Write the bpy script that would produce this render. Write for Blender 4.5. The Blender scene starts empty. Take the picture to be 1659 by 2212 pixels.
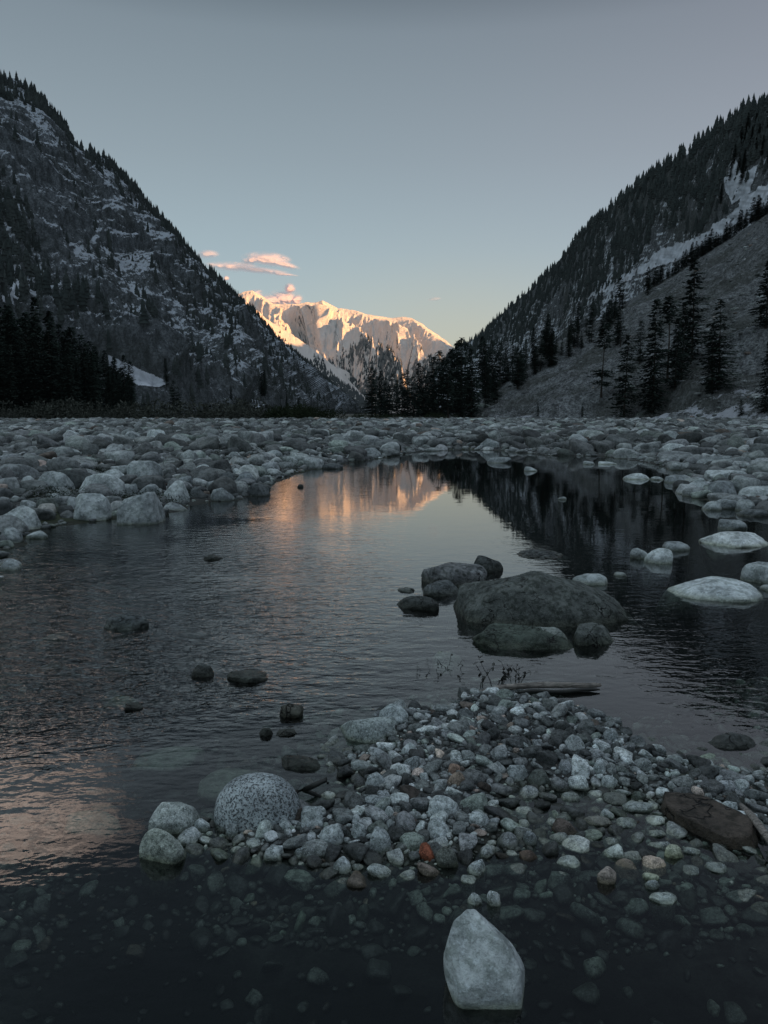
import bpy, math, random
import numpy as np
from mathutils import Vector, Matrix
from mathutils.bvhtree import BVHTree

random.seed(7)
rng = np.random.default_rng(11)
scene = bpy.context.scene
COL = scene.collection

# ------------------------------------------------------------------ camera
F = 1661.0; CX = 829.5; CY = 1106.0
PITCH = math.radians(7.07); SP, CP = math.sin(PITCH), math.cos(PITCH)
H = 1.4
cam_d = bpy.data.cameras.new('camera'); cam = bpy.data.objects.new('camera', cam_d); COL.objects.link(cam)
cam.location = (0, 0, H); cam.rotation_euler = (math.pi/2 - PITCH, 0, 0)
cam_d.sensor_fit = 'VERTICAL'; cam_d.sensor_height = 36; cam_d.lens = 36*F/2212
cam_d.clip_start = 0.05; cam_d.clip_end = 60000
scene.camera = cam

def ray(u, v):
    r = (u-CX)/F; up = (CY-v)/F
    return np.array([r, CP+up*SP, -SP+up*CP])
def gp(u, v, z=0.0):                      # image point to the level z
    d = ray(u, v); k = (z-H)/d[2]
    return np.array([d[0]*k, d[1]*k, z])
def at(u, v, dist):                       # image point at horizontal distance
    d = ray(u, v); k = dist/math.hypot(d[0], d[1])
    return np.array([d[0]*k, d[1]*k, H+d[2]*k])
def ppm(p):                               # pixels per metre at p
    return F/(p[1]*CP - (p[2]-H)*SP)

# ------------------------------------------------------------------ noise
def _h(ix, iy, iz):
    n = (ix.astype(np.int64)*374761393 + iy.astype(np.int64)*668265263 + iz.astype(np.int64)*2147483647) & 0xffffffff
    n = ((n ^ (n >> 13))*1274126177) & 0xffffffff
    n = ((n ^ (n >> 15))*2246822519) & 0xffffffff
    return ((n ^ (n >> 16)) & 0xffffff)/float(0xffffff)
def vn(p):
    i = np.floor(p).astype(np.int64); f = p-i; f = f*f*f*(f*(f*6-15)+10)
    r = 0
    for dx in (0, 1):
        wx = f[:, 0] if dx else 1-f[:, 0]
        for dy in (0, 1):
            wy = f[:, 1] if dy else 1-f[:, 1]
            for dz in (0, 1):
                wz = f[:, 2] if dz else 1-f[:, 2]
                r = r + wx*wy*wz*_h(i[:, 0]+dx, i[:, 1]+dy, i[:, 2]+dz)
    return r*2-1
def fbm(p, octv=4, gain=.5, ridged=False):
    a, s, n = 1.0, 0, 0; q = p.copy()
    for k in range(octv):
        x = vn(q+17.3*k)
        if ridged: x = 1-2*np.abs(x)
        s = s+a*x; n += a; a *= gain; q = q*2.03
    return s/n
def sstep(a, b, x):
    t = np.clip((x-a)/(b-a), 0, 1); return t*t*(3-2*t)

# ------------------------------------------------------------------ meshes
def mk_mesh(name, V, Fc, mat=None, smooth=True, tint=None, extra=None):
    me = bpy.data.meshes.new(name)
    V = np.asarray(V, dtype=np.float32)
    if isinstance(Fc, np.ndarray): groups = [Fc]
    else: groups = [np.asarray(f) for f in Fc if len(f)]
    loops = np.concatenate([g.reshape(-1) for g in groups]).astype(np.int32)
    tot = np.concatenate([np.full(len(g), g.shape[1], dtype=np.int32) for g in groups])
    start = np.concatenate([[0], np.cumsum(tot)[:-1]]).astype(np.int32)
    me.vertices.add(len(V)); me.vertices.foreach_set('co', V.reshape(-1))
    me.loops.add(len(loops)); me.loops.foreach_set('vertex_index', loops)
    me.polygons.add(len(tot)); me.polygons.foreach_set('loop_start', start); me.polygons.foreach_set('loop_total', tot)
    if smooth: me.polygons.foreach_set('use_smooth', np.ones(len(tot), dtype=bool))
    me.update(calc_edges=True)
    if tint is not None:
        a = me.attributes.new('tint', 'FLOAT_COLOR', 'POINT')
        c = np.ones((len(V), 4), dtype=np.float32); c[:, :3] = tint; a.data.foreach_set('color', c.reshape(-1))
    for k, val in (extra or {}).items():
        a = me.attributes.new(k, 'FLOAT', 'POINT'); a.data.foreach_set('value', np.asarray(val, dtype=np.float32))
    if mat: me.materials.append(mat)
    return me
def obj(name, me, parent=None, loc=None, **props):
    o = bpy.data.objects.new(name, me); COL.objects.link(o)
    if parent: o.parent = parent
    if loc is not None: o.location = loc
    for k, v in props.items(): o[k] = v
    return o
def grid_faces(nu, nv):
    i, j = np.meshgrid(np.arange(nu-1), np.arange(nv-1), indexing='ij')
    a = (i*nv+j).reshape(-1)
    return np.stack([a, a+nv, a+nv+1, a+1], 1)
_ico = {}
def ico(n):
    if n not in _ico:
        import bmesh
        bm = bmesh.new(); bmesh.ops.create_icosphere(bm, subdivisions=n, radius=1)
        bm.verts.ensure_lookup_table()
        V = np.array([v.co[:] for v in bm.verts]); Fc = np.array([[v.index for v in f.verts] for f in bm.faces]); bm.free()
        _ico[n] = (V/np.linalg.norm(V, axis=1)[:, None], Fc)
    return _ico[n]
def rock_verts(seed, sub=3, p=7, nplanes=13, planes=None, rough=.05, rfreq=2.2, crack=0.0, chips=9, cq=(.90, .985)):
    r = np.random.default_rng(seed)
    D, Fc = ico(sub)
    if planes is None:
        n = r.normal(size=(nplanes, 3)); n /= np.linalg.norm(n, axis=1)[:, None]; h = r.uniform(.72, 1.12, nplanes)
        n = np.concatenate([n, [[1, 0, 0], [-1, 0, 0], [0, 1, 0], [0, -1, 0], [0, 0, 1], [0, 0, -1]]]); h = np.concatenate([h, [1.05]*6])
    else:
        a = np.array(planes, float); n = a[:, :3]/np.linalg.norm(a[:, :3], axis=1)[:, None]; h = a[:, 3]
    q = np.clip(D@n.T, 0, None)/h
    R = (q**p).sum(1)**(-1.0/p)
    o = r.uniform(-50, 50, 3)
    R = R*(1+rough*fbm(D*rfreq+o, 5, .52))
    if crack:
        c = np.abs(vn(D*2.1+o+9)+.4*vn(D*5+o)); R = R*(1-crack*np.exp(-(c/.035)**2))
    V = D*R[:, None]
    if chips:
        base_ = R.copy(); R0 = (q**p).sum(1)**(-1.0/p); nf = R/R0; V = D*R0[:, None]
        for _ in range(chips):
            m_ = r.normal(size=3); m_ /= np.linalg.norm(m_); m_[2] = abs(m_[2])*.9+.05; m_ /= np.linalg.norm(m_)
            pr = V@m_; dd = pr.max()*r.uniform(*cq); V = V-np.maximum(pr-dd, 0)[:, None]*m_
        V = V*nf[:, None]
    lo, hi = V.min(0), V.max(0)
    V = (V-(lo+hi)/2)/((hi-lo)/2)
    return V, Fc

# ------------------------------------------------------------------ node helper
class NT:
    def __init__(s, name, world=False):
        if world: s.m = bpy.data.worlds.new(name)
        else: s.m = bpy.data.materials.new(name)
        s.m.use_nodes = True; s.t = s.m.node_tree; s.t.nodes.clear()
    def n(s, typ, ins=None, **kw):
        x = s.t.nodes.new(typ)
        for k, v in kw.items(): setattr(x, k, v)
        for k, v in (ins or {}).items():
            if isinstance(v, bpy.types.NodeSocket): s.t.links.new(v, x.inputs[k])
            else: x.inputs[k].default_value = v
        return x
    def math(s, op, a, b=None, c=None, clamp=False):
        ins = {0: a}
        if b is not None: ins[1] = b
        if c is not None: ins[2] = c
        x = s.n('ShaderNodeMath', ins, operation=op); x.use_clamp = clamp; return x.outputs[0]
    def mix(s, f, a, b, blend='MIX'):
        x = s.n('ShaderNodeMix', data_type='RGBA', blend_type=blend)
        for k, v in ((0, f), (6, a), (7, b)):
            if isinstance(v, bpy.types.NodeSocket): s.t.links.new(v, x.inputs[k])
            else: x.inputs[k].default_value = v if k == 0 else (*v[:3], 1)
        return x.outputs[2]
    def rng(s, x, a, b, c=0.0, d=1.0, smooth=True):
        m = s.n('ShaderNodeMapRange', {0: x, 1: a, 2: b, 3: c, 4: d}); m.clamp = True
        if smooth: m.interpolation_type = 'SMOOTHSTEP'
        return m.outputs[0]
    def noise(s, vec, scale, detail=4, rough=.55, dist=0.0):
        return s.n('ShaderNodeTexNoise', {'Vector': vec, 'Scale': scale, 'Detail': detail, 'Roughness': rough, 'Distortion': dist}).outputs[0]
    def map(s, vec, scale, rot=(0, 0, 0)):
        return s.n('ShaderNodeMapping', {'Vector': vec, 'Scale': scale, 'Rotation': rot}).outputs[0]
    def pos(s): return s.n('ShaderNodeNewGeometry').outputs['Position']
    def sep(s, v): return s.n('ShaderNodeSeparateXYZ', {0: v}).outputs
    def bump(s, h, dist, strength=1.0):
        return s.n('ShaderNodeBump', {'Height': h, 'Distance': dist, 'Strength': strength}).outputs[0]
    def out(s, sh, slot='ShaderNodeOutputMaterial'):
        o = s.n(slot); s.t.links.new(sh, o.inputs[0]); return s.m

def rock_mat(name, mode, fine=1.0, speck=0.25, bumpd=.006, dz=-.17, dmin=.012, d0=.6, cracks=0, band=.028, tintcol=(1, 1, 1), lichen=0.3, cellar=False):
    t = NT(name); P = t.pos(); z = t.sep(P)[2]
    if mode == 'attr': base = t.n('ShaderNodeAttribute', attribute_name='tint').outputs['Color']
    else: base = t.n('ShaderNodeObjectInfo').outputs['Color']
    big = t.noise(P, 5*fine, 5, .6); spk = t.noise(P, (70 if speck < .5 else 78)*fine, 5, .8); vein = t.noise(P, 18*fine, 6, .65)
    c = t.mix(t.rng(big, .38, .62, 0, .8), t.mix(1, base, (1.22, 1.22, 1.2), 'MULTIPLY'), (.45, .46, .47), 'MULTIPLY')
    c = t.mix(t.rng(vein, .44, .60, 0, min(1, lichen*2.3)), c, t.mix(1, c, (.42, .45, .42), 'MULTIPLY'))
    c = t.mix(t.rng(t.noise(P, 34*fine, 4, .7), .54, .66, 0, .55), c, t.mix(1, base, (1.35, 1.38, 1.4), 'MULTIPLY'))
    c = t.mix(t.rng(spk, *((.52, .62) if speck < .5 else (.475, .56)), 0, min(.93, speck*1.6)), c, (.02, .022, .024))
    if speck > .5:
        c = t.mix(t.rng(t.noise(P, 120, 2, .5), .6, .68, 0, .5), c, (.5, .52, .54))
    if fine > 1.5:                          # stained, mottled river pebbles
        c = t.mix(t.rng(t.noise(P, 26*fine, 6, .78), .47, .58, 0, .75), c, t.mix(1, c, (.28, .30, .30), 'MULTIPLY'))
        c = t.mix(t.rng(t.noise(P, 95*fine, 3, .7), .56, .64, 0, .6), c, t.mix(1, base, (1.7, 1.75, 1.8), 'MULTIPLY'))
    if cracks:
        pw = t.n('ShaderNodeVectorMath', {0: P, 1: t.n('ShaderNodeTexNoise', {'Vector': P, 'Scale': 4.0, 'Detail': 4.0}).outputs[1]}, operation='ADD').outputs[0]
        vo = t.n('ShaderNodeTexVoronoi', {'Vector': t.map(pw, (1, .8, 1.4), (.3, .5, .2)), 'Scale': 2.6}, feature='DISTANCE_TO_EDGE').outputs[0]
        ck = t.math('MULTIPLY', t.rng(vo, .0, .022, 1, 0), t.rng(t.noise(P, 3, 2, .5), .42, .55))
        c = t.mix(ck, c, (.008, .009, .009))
        c = t.mix(t.rng(t.noise(P, 5, 6, .7), .56, .66, 0, .6), c, t.mix(1, base, (1.7, 1.75, 1.75), 'MULTIPLY'))
    # wet, algae-tinted near the waterline; light lost to deep water painted into the colour
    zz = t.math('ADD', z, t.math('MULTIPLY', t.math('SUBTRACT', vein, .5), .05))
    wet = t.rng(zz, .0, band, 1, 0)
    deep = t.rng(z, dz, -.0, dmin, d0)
    depth_tint = t.n('ShaderNodeCombineColor', {0: deep, 1: t.math('MULTIPLY', deep, 1.02), 2: t.math('MULTIPLY', deep, .86)}).outputs[0]
    c = t.mix(wet, c, t.mix(1, c, depth_tint, 'MULTIPLY'))
    h = t.math('ADD', t.math('MULTIPLY', vein, .7), t.math('MULTIPLY', spk, .18))
    h = t.math('ADD', h, t.math('MULTIPLY', big, 1.2))
    if cracks: h = t.math('SUBTRACT', h, t.math('MULTIPLY', ck, 1.2))
    nm = t.bump(h, bumpd*3.2, 1.0)
    b = t.n('ShaderNodeBsdfPrincipled', {'Base Color': c, 'Roughness': t.rng(wet, 0, 1, .85, .35), 'Normal': nm, 'Specular IOR Level': .35})
    return t.out(b.outputs[0])
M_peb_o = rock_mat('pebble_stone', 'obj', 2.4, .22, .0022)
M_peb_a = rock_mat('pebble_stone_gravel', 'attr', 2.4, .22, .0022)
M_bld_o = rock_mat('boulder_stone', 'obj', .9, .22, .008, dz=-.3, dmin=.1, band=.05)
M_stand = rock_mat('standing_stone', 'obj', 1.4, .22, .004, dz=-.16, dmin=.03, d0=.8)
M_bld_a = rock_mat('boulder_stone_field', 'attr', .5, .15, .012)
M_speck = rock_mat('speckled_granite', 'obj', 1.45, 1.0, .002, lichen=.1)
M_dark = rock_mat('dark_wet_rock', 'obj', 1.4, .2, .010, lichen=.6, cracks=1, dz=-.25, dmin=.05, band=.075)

# ------------------------------------------------------------------ ground height
CT = [(900,1560,.03),(1050,1530,.05),(1150,1560,.06),(1250,1580,.05),(1000,1620,.06),(1200,1650,.06),(1400,1660,.04),(1550,1690,.04),(1640,1720,.05),(1800,1740,.06),
(900,1680,.03),(1000,1700,.03),(850,1760,.035),(700,1800,.03),(600,1800,.02),(1000,1800,.03),(450,1810,.0),(950,1850,.005),(700,1855,-.005),(800,1640,.015),
(1150,1735,-.015),(1300,1745,-.018),(1450,1790,-.015),(1250,1800,-.012),(1400,1850,-.03),(1600,1880,-.04),(1200,1890,-.04),(1000,1915,-.05),(1100,1830,-.005),
(600,1930,-.1),(900,2000,-.15),(1200,2000,-.16),(1500,2000,-.14),(300,1900,-.16),(100,1950,-.25),(300,2100,-.32),(800,2150,-.34),(1200,2150,-.32),(1600,2150,-.26),(900,2500,-.4),(300,2500,-.4),(1500,2500,-.4),
(200,1800,-.2),(400,1650,-.14),(550,1650,-.09),(660,1700,-.04),(600,1550,-.12),(700,1530,-.08),(740,1600,-.02),(300,1500,-.22),(50,1600,-.3),(500,1400,-.28),(800,1450,-.25),(930,1505,-.06),
(1100,1462,-.08),(1300,1472,-.15),(1400,1540,-.10),(1490,1615,-.04),(1600,1630,-.04),(1560,1550,-.16),(1100,1350,-.35),(1500,1350,-.35),(900,1250,-.45),(300,1250,-.4),(700,1150,-.5),(1400,1150,-.5),(1000,1050,-.5)]
CTP = np.array([[*gp(u, v)[:2], z] for u, v, z in CT])
POND = [(-500,2600),(-300,1700),(-150,1350),(0,1212),(60,1165),(110,1142),(160,1132),(260,1122),(340,1130),(400,1100),(440,1085),(520,1082),(560,1068),(590,1045),(640,1024),(700,1010),(750,1000),(830,990),(900,976),(1000,972),(1090,974),(1180,984),(1300,986),(1400,1000),(1480,1020),(1450,1040),(1480,1070),(1560,1095),(1680,1120),(1780,1200),(1900,1400),(2000,1700),(2100,2600)]
PW = np.array([gp(u, v)[:2] for u, v in POND])
def pond_sd(x, y):                        # positive inside the pool
    P = np.stack([x, y], 1); best = np.full(len(x), 1e9); ins = np.zeros(len(x), bool)
    for k in range(len(PW)):
        a, b = PW[k], PW[(k+1) % len(PW)]; ab = b-a
        t = np.clip(((P-a)@ab)/(ab@ab), 0, 1); d = np.hypot(*(P-(a+t[:, None]*ab)).T); best = np.minimum(best, d)
        c = (a[1] > P[:, 1]) != (b[1] > P[:, 1])
        with np.errstate(divide='ignore', invalid='ignore'):
            xi = a[0]+(P[:, 1]-a[1])*ab[0]/ab[1]
        ins ^= c & (P[:, 0] < xi)
    return np.where(ins, best, -best)
def zg(x, y):
    x = np.atleast_1d(np.asarray(x, float)); y = np.atleast_1d(np.asarray(y, float))
    num = np.zeros(len(x)); den = np.zeros(len(x))
    for cx, cy, cz in CTP:
        w = 1/((x-cx)**2+(y-cy)**2+.004)**2; num += w*cz; den += w
    zi = num/den
    s = pond_sd(x, y)
    inside = zi*sstep(-.05, 1.2, s)
    o = np.maximum(-s, 0); r = np.hypot(x, y)
    P3 = np.stack([x*.25, y*.25, np.zeros(len(x))], 1)
    out = np.minimum(.07*o, .32)+.45*sstep(28, 130, r)+.1*sstep(2, 10, o)*fbm(P3, 3)+.05*sstep(.3, 2, o)
    out = out+np.where(r > 140, (r-140)*.004, 0)
    b = sstep(-.3, .3, s)
    z = inside*b+out*(1-b)
    z = z+.012*fbm(np.stack([x*3, y*3, np.zeros(len(x))], 1), 3)
    return z
def _grid(x0, x1, y0, y1, st):
    xs = np.arange(x0, x1, st); ys = np.arange(y0, y1, st); X, Y = np.meshgrid(xs, ys, indexing='ij')
    return (x0, y0, st, zg(X.ravel(), Y.ravel()).reshape(X.shape), pond_sd(X.ravel(), Y.ravel()).reshape(X.shape))
GN = _grid(-7, 9, .2, 14, .05); GF = _grid(-150, 150, 1, 320, .8)
def zs(x, y, k=3):
    G = GN if (-6.9 < x < 8.9 and .3 < y < 13.8) else GF
    i = (x-G[0])/G[2]; j = (y-G[1])/G[2]; A = G[k]; i = min(max(i, 0), A.shape[0]-2); j = min(max(j, 0), A.shape[1]-2)
    a, b = int(i), int(j); f, g = i-a, j-b
    return float(A[a, b]*(1-f)*(1-g)+A[a+1, b]*f*(1-g)+A[a, b+1]*(1-f)*g+A[a+1, b+1]*f*g)
def drop(u, v):                           # image point onto the ground
    z = 0.0
    for _ in range(8):
        p = gp(u, v, z) if v > 925 or z < .9 else gp(u, v, z)
        z = .5*z+.5*max(0.0, zs(p[0], p[1])); z = min(z, H-.25)
    return gp(u, v, z)

# ground sheet, polar around the viewer
rad = np.concatenate([np.geomspace(.25, 12, 330), np.geomspace(12.2, 160, 260), np.geomspace(165, 14000, 60)])
az = np.radians(np.concatenate([np.linspace(-180, -46, 40), np.linspace(-45, 45, 420), np.linspace(46, 180, 40)]))
RR, AA = np.meshgrid(rad, az, indexing='ij')
gx = (RR*np.sin(AA)).ravel(); gy = (RR*np.cos(AA)).ravel(); gz = zg(gx, gy)
t = NT('river_ground'); P = t.pos(); px, py, pz = t.sep(P)[0:3]
n1 = t.noise(P, .35, 5, .6); n2 = t.noise(P, 14, 5, .7); n3 = t.noise(P, 60, 3, .6)
c = t.mix(t.rng(n2, .35, .65), (.025, .027, .026), (.10, .105, .105))
gr = t.rng(n1, .52, .62, 0, .8)
c = t.mix(gr, c, t.mix(n2, (.018, .028, .012), (.05, .06, .03)))
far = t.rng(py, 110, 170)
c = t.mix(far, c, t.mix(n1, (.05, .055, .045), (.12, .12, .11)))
deep = t.rng(pz, -.15, -.0, .02, .5)  # dimming by deeper water, painted as a darker bed
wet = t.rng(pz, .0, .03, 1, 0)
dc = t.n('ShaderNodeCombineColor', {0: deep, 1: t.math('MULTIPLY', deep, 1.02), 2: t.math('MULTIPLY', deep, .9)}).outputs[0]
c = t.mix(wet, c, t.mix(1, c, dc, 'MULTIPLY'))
nm = t.bump(t.math('ADD', n2, t.math('MULTIPLY', n3, .4)), .02, .8)
b = t.n('ShaderNodeBsdfPrincipled', {'Base Color': c, 'Roughness': .9, 'Normal': nm, 'Specular IOR Level': .2})
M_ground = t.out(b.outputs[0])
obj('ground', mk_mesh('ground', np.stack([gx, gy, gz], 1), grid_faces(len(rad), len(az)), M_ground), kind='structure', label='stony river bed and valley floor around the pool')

# ------------------------------------------------------------------ water
t = NT('pool_water'); P = t.pos(); px, py, pz = t.sep(P)[0:3]
q1 = t.map(P, (.62, 1.15, 1), (0, 0, .10)); q2 = t.map(P, (.8, 1.2, 1), (0, 0, -.35))
w1 = t.noise(q1, 9.5, 2, .45, .4); w2 = t.noise(q2, 24, 2, .5, .2); w3 = t.noise(t.map(P, (1, 1, 1)), 2.2, 2, .5)
patch = t.noise(P, .7, 3, .5)
# stronger on the running left side, calm in the sheltered right and front
left = t.rng(t.math('ADD', px, t.math('MULTIPLY', t.math('SUBTRACT', patch, .5), 2.2)), -1.7, .7, 1, .10)
nearf = t.rng(py, 2.7, 4.0, .10, 1.35)
farf = t.rng(py, 4.0, 11, 1, .085)
edge = t.rng(px, -1.0, -1.7, 0, .15)
amp = t.math('MULTIPLY', t.math('MULTIPLY', left, t.math('MAXIMUM', nearf, edge)), farf)
amp = t.math('MULTIPLY', amp, t.rng(patch, .3, .62, .45, 1.25))
hh = t.math('ADD', t.math('MULTIPLY', w1, 1.0), t.math('MULTIPLY', w2, .34))
hh = t.math('MULTIPLY', hh, amp)
hh = t.math('ADD', hh, t.math('MULTIPLY', w3, t.rng(py, 4, 12, .10, .05)))
nm = t.bump(hh, .020, 1.0)
fr = t.n('ShaderNodeFresnel', {'IOR': 1.78, 'Normal': nm}).outputs[0]
gl = t.n('ShaderNodeBsdfGlossy', {'Color': (1, 1, 1, 1), 'Roughness': .015, 'Normal': nm}).outputs[0]
tr = t.n('ShaderNodeBsdfTransparent', {'Color': (.80, .88, .86, 1)}).outputs[0]
mx = t.n('ShaderNodeMixShader', {0: fr, 1: tr, 2: gl}).outputs[0]
M_water = t.out(mx)
wv = np.array([[-40, -8, 0], [70, -8, 0], [70, 60, 0], [-40, 60, 0]], float)
obj('water', mk_mesh('water', wv, np.array([[0, 1, 2, 3]]), M_water, smooth=False), kind='structure', label='clear still river pool reflecting the sunset mountains')

# ------------------------------------------------------------------ named rocks
occ = []                                   # (x, y, r) already taken
def place_rock(name, cat, box, label, col, mat, seed, sub=4, p=7, dr=.8, planes=None, rough=.05, crack=0, group=None, yaw=0, npl=13, sink=0.0, chips=14, cq=(.84, .98), prof=None):
    u0, u1, vt, vb = box; cu = (u0+u1)/2; w = u1-u0; h = vb-vt
    g = drop(cu, vb); W = w/ppm(g)
    s = (H-g[2])/math.hypot(g[1], H-g[2]); cc = math.sqrt(1-s*s)
    Dd = W*dr
    hm = h/ppm(g)
    if Dd*s > hm*.95: Dd = hm*.95/s
    rem = hm-(Dd/2)*s
    Hz = math.sqrt(max(rem*rem-(Dd/2*s)**2, (.15*W)**2))/max(cc, .35)
    Hz = min(Hz, W*1.1)
    cy = g[1]+Dd/2; zc = g[2]-sink
    x = (cu-CX)/F*(cy*CP-(zc-H)*SP)
    k = (cy*CP+(H-zc)*SP)/(g[1]*CP+(H-g[2])*SP)
    V, Fc = rock_verts(seed, sub, p, npl, planes, rough, crack=crack, chips=chips, cq=cq)
    if yaw:
        c_, s_ = math.cos(yaw), math.sin(yaw); V = V@np.array([[c_, s_, 0], [-s_, c_, 0], [0, 0, 1]])
        V = V/np.abs(V).max(0)
    if prof:
        xb = np.linspace(-1, 1, 61); top = np.array([max([.08]+list(V[np.abs(V[:, 0]-b_) < .05, 2])) for b_ in xb])
        V[:, 2] = np.where(V[:, 2] > 0, V[:, 2]/np.interp(V[:, 0], xb, top)*np.interp(V[:, 0], [q[0] for q in prof], [q[1] for q in prof]), V[:, 2])
    up_ = V[:, 2] > -.03; V[:, 0] /= np.abs(V[up_, 0]).max(); V[:, 1] /= np.abs(V[up_, 1]).max(); V[:, :2] = np.clip(V[:, :2], -1.06, 1.06)
    V = V*np.array([W/2*k, Dd/2, Hz+sink])
    # the base sits in the bed: bottom half flattened
    V[:, 2] = np.where(V[:, 2] < 0, np.clip(V[:, 2]/(Hz+sink), -1, 0)*max(.35*W, zc-zs(x, cy)+.06)*1.0, V[:, 2])
    o = obj(name, mk_mesh(name, V, Fc, mat), loc=(x, cy, zc)); o.color = (*col, 1)
    o['label'] = label; o['category'] = cat
    if group: o['group'] = group
    occ.append((x, cy, max(W, Dd)*.5))
    return o
def Z3(x0, x1, y0, y1): return (x0*.5, x1*.5, 862.7+y0*.5, 862.7+y1*.5)
def Z4(x0, x1, y0, y1): return (829.5+x0*.5, 829.5+x1*.5, 862.7+y0*.5, 862.7+y1*.5)
def Z5(x0, x1, y0, y1): return (x0*.5, x1*.5, 1460+y0*.5, 1460+y1*.5)
def Z6(x0, x1, y0, y1): return (829.5+x0*.5, 829.5+x1*.5, 1460+y0*.5, 1460+y1*.5)
PALE = (.56, .62, .64); GREY = (.34, .38, .40); MID = (.44, .49, .51); DK = (.16, .18, .19); VDK = (.07, .08, .08); GRN = (.33, .39, .36)
MAINP = [(.63, -.06, .77, .64), (-.38, -.08, .92, .86), (-.80, -.25, .55, .96), (0, -.95, .30, .80), (-.40, -.84, .38, .84), (.34, -.90, .26, .82), (.05, -.66, .75, .80), (.45, -.55, .70, .70), (-1, -.1, .10, 1.0), (1, 0, .1, 1.12), (0, .80, .60, .66), (-.66, -.72, .2, .98), (.62, -.74, .26, .84), (0, 0, -1, .8)]
place_rock('boulder', 'rock', Z4(310, 1075, 714, 985), 'biggest dark cracked rock standing in the middle of the pool', (.125, .14, .135), M_dark, 3, 6, 60, .62, MAINP, .05, chips=10, cq=(.97, .997), prof=[(-1, .30), (-.95, .58), (-.75, .70), (-.55, .74), (-.34, .86), (-.12, 1.0), (.0, .985), (.08, .90), (.35, .74), (.62, .50), (.88, .24), (1, .04)])
place_rock('boulder', 'rock', Z4(150, 445, 705, 810), 'dark rounded rock behind the left end of the biggest cracked rock', (.2, .21, .22), M_dark, 21, 5, 9, .7, rough=.07)
place_rock('boulder', 'rock', Z4(168, 332, 780, 852), 'small wedge rock leaning in front of the dark rounded rock left of the biggest', (.15, .17, .18), M_dark, 22, 4, 12, .8, rough=.06)
place_rock('boulder', 'rock', Z4(55, 235, 848, 912), 'low black wet rock just left of the biggest cracked rock', VDK, M_dark, 23, 4, 9, .8, rough=.14)
place_rock('boulder', 'rock', Z4(58, 132, 812, 833), 'tiny dark rock barely breaking the water left of the rock cluster', DK, M_dark, 24, 3, 6, .8)
place_rock('boulder', 'rock', Z4(357, 517, 676, 748), 'black angular rock behind the cluster, showing above the water', VDK, M_dark, 25, 4, 14, .7)
place_rock('boulder', 'rock', Z4(380, 830, 1000, 1085), 'long low dark green rock under the front of the biggest rock', (.09, .115, .10), M_dark, 26, 5, 9, .6, rough=.09, sink=.02)
place_rock('boulder', 'rock', Z4(595, 805, 985, 1062), 'pale topped ridge rock in front of the biggest cracked rock', (.24, .27, .26), M_dark, 261, 5, 11, .6, rough=.06)
place_rock('boulder', 'rock', Z4(810, 1010, 965, 1066), 'rounded dark rock with thin pale veins at the biggest rock\'s right foot', (.16, .18, .175), M_dark, 27, 5, 8, .8, rough=.05, crack=.03)
place_rock('boulder', 'rock', Z4(815, 962, 748, 803), 'flat grey rock in the water behind the biggest rock\'s right shoulder', MID, M_bld_o, 28, 4, 10, .8)
place_rock('boulder', 'rock', Z4(990, 1046, 745, 765), 'tiny flat stone in dark water right of the rock cluster', GREY, M_bld_o, 29, 3, 7, .8)
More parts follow.
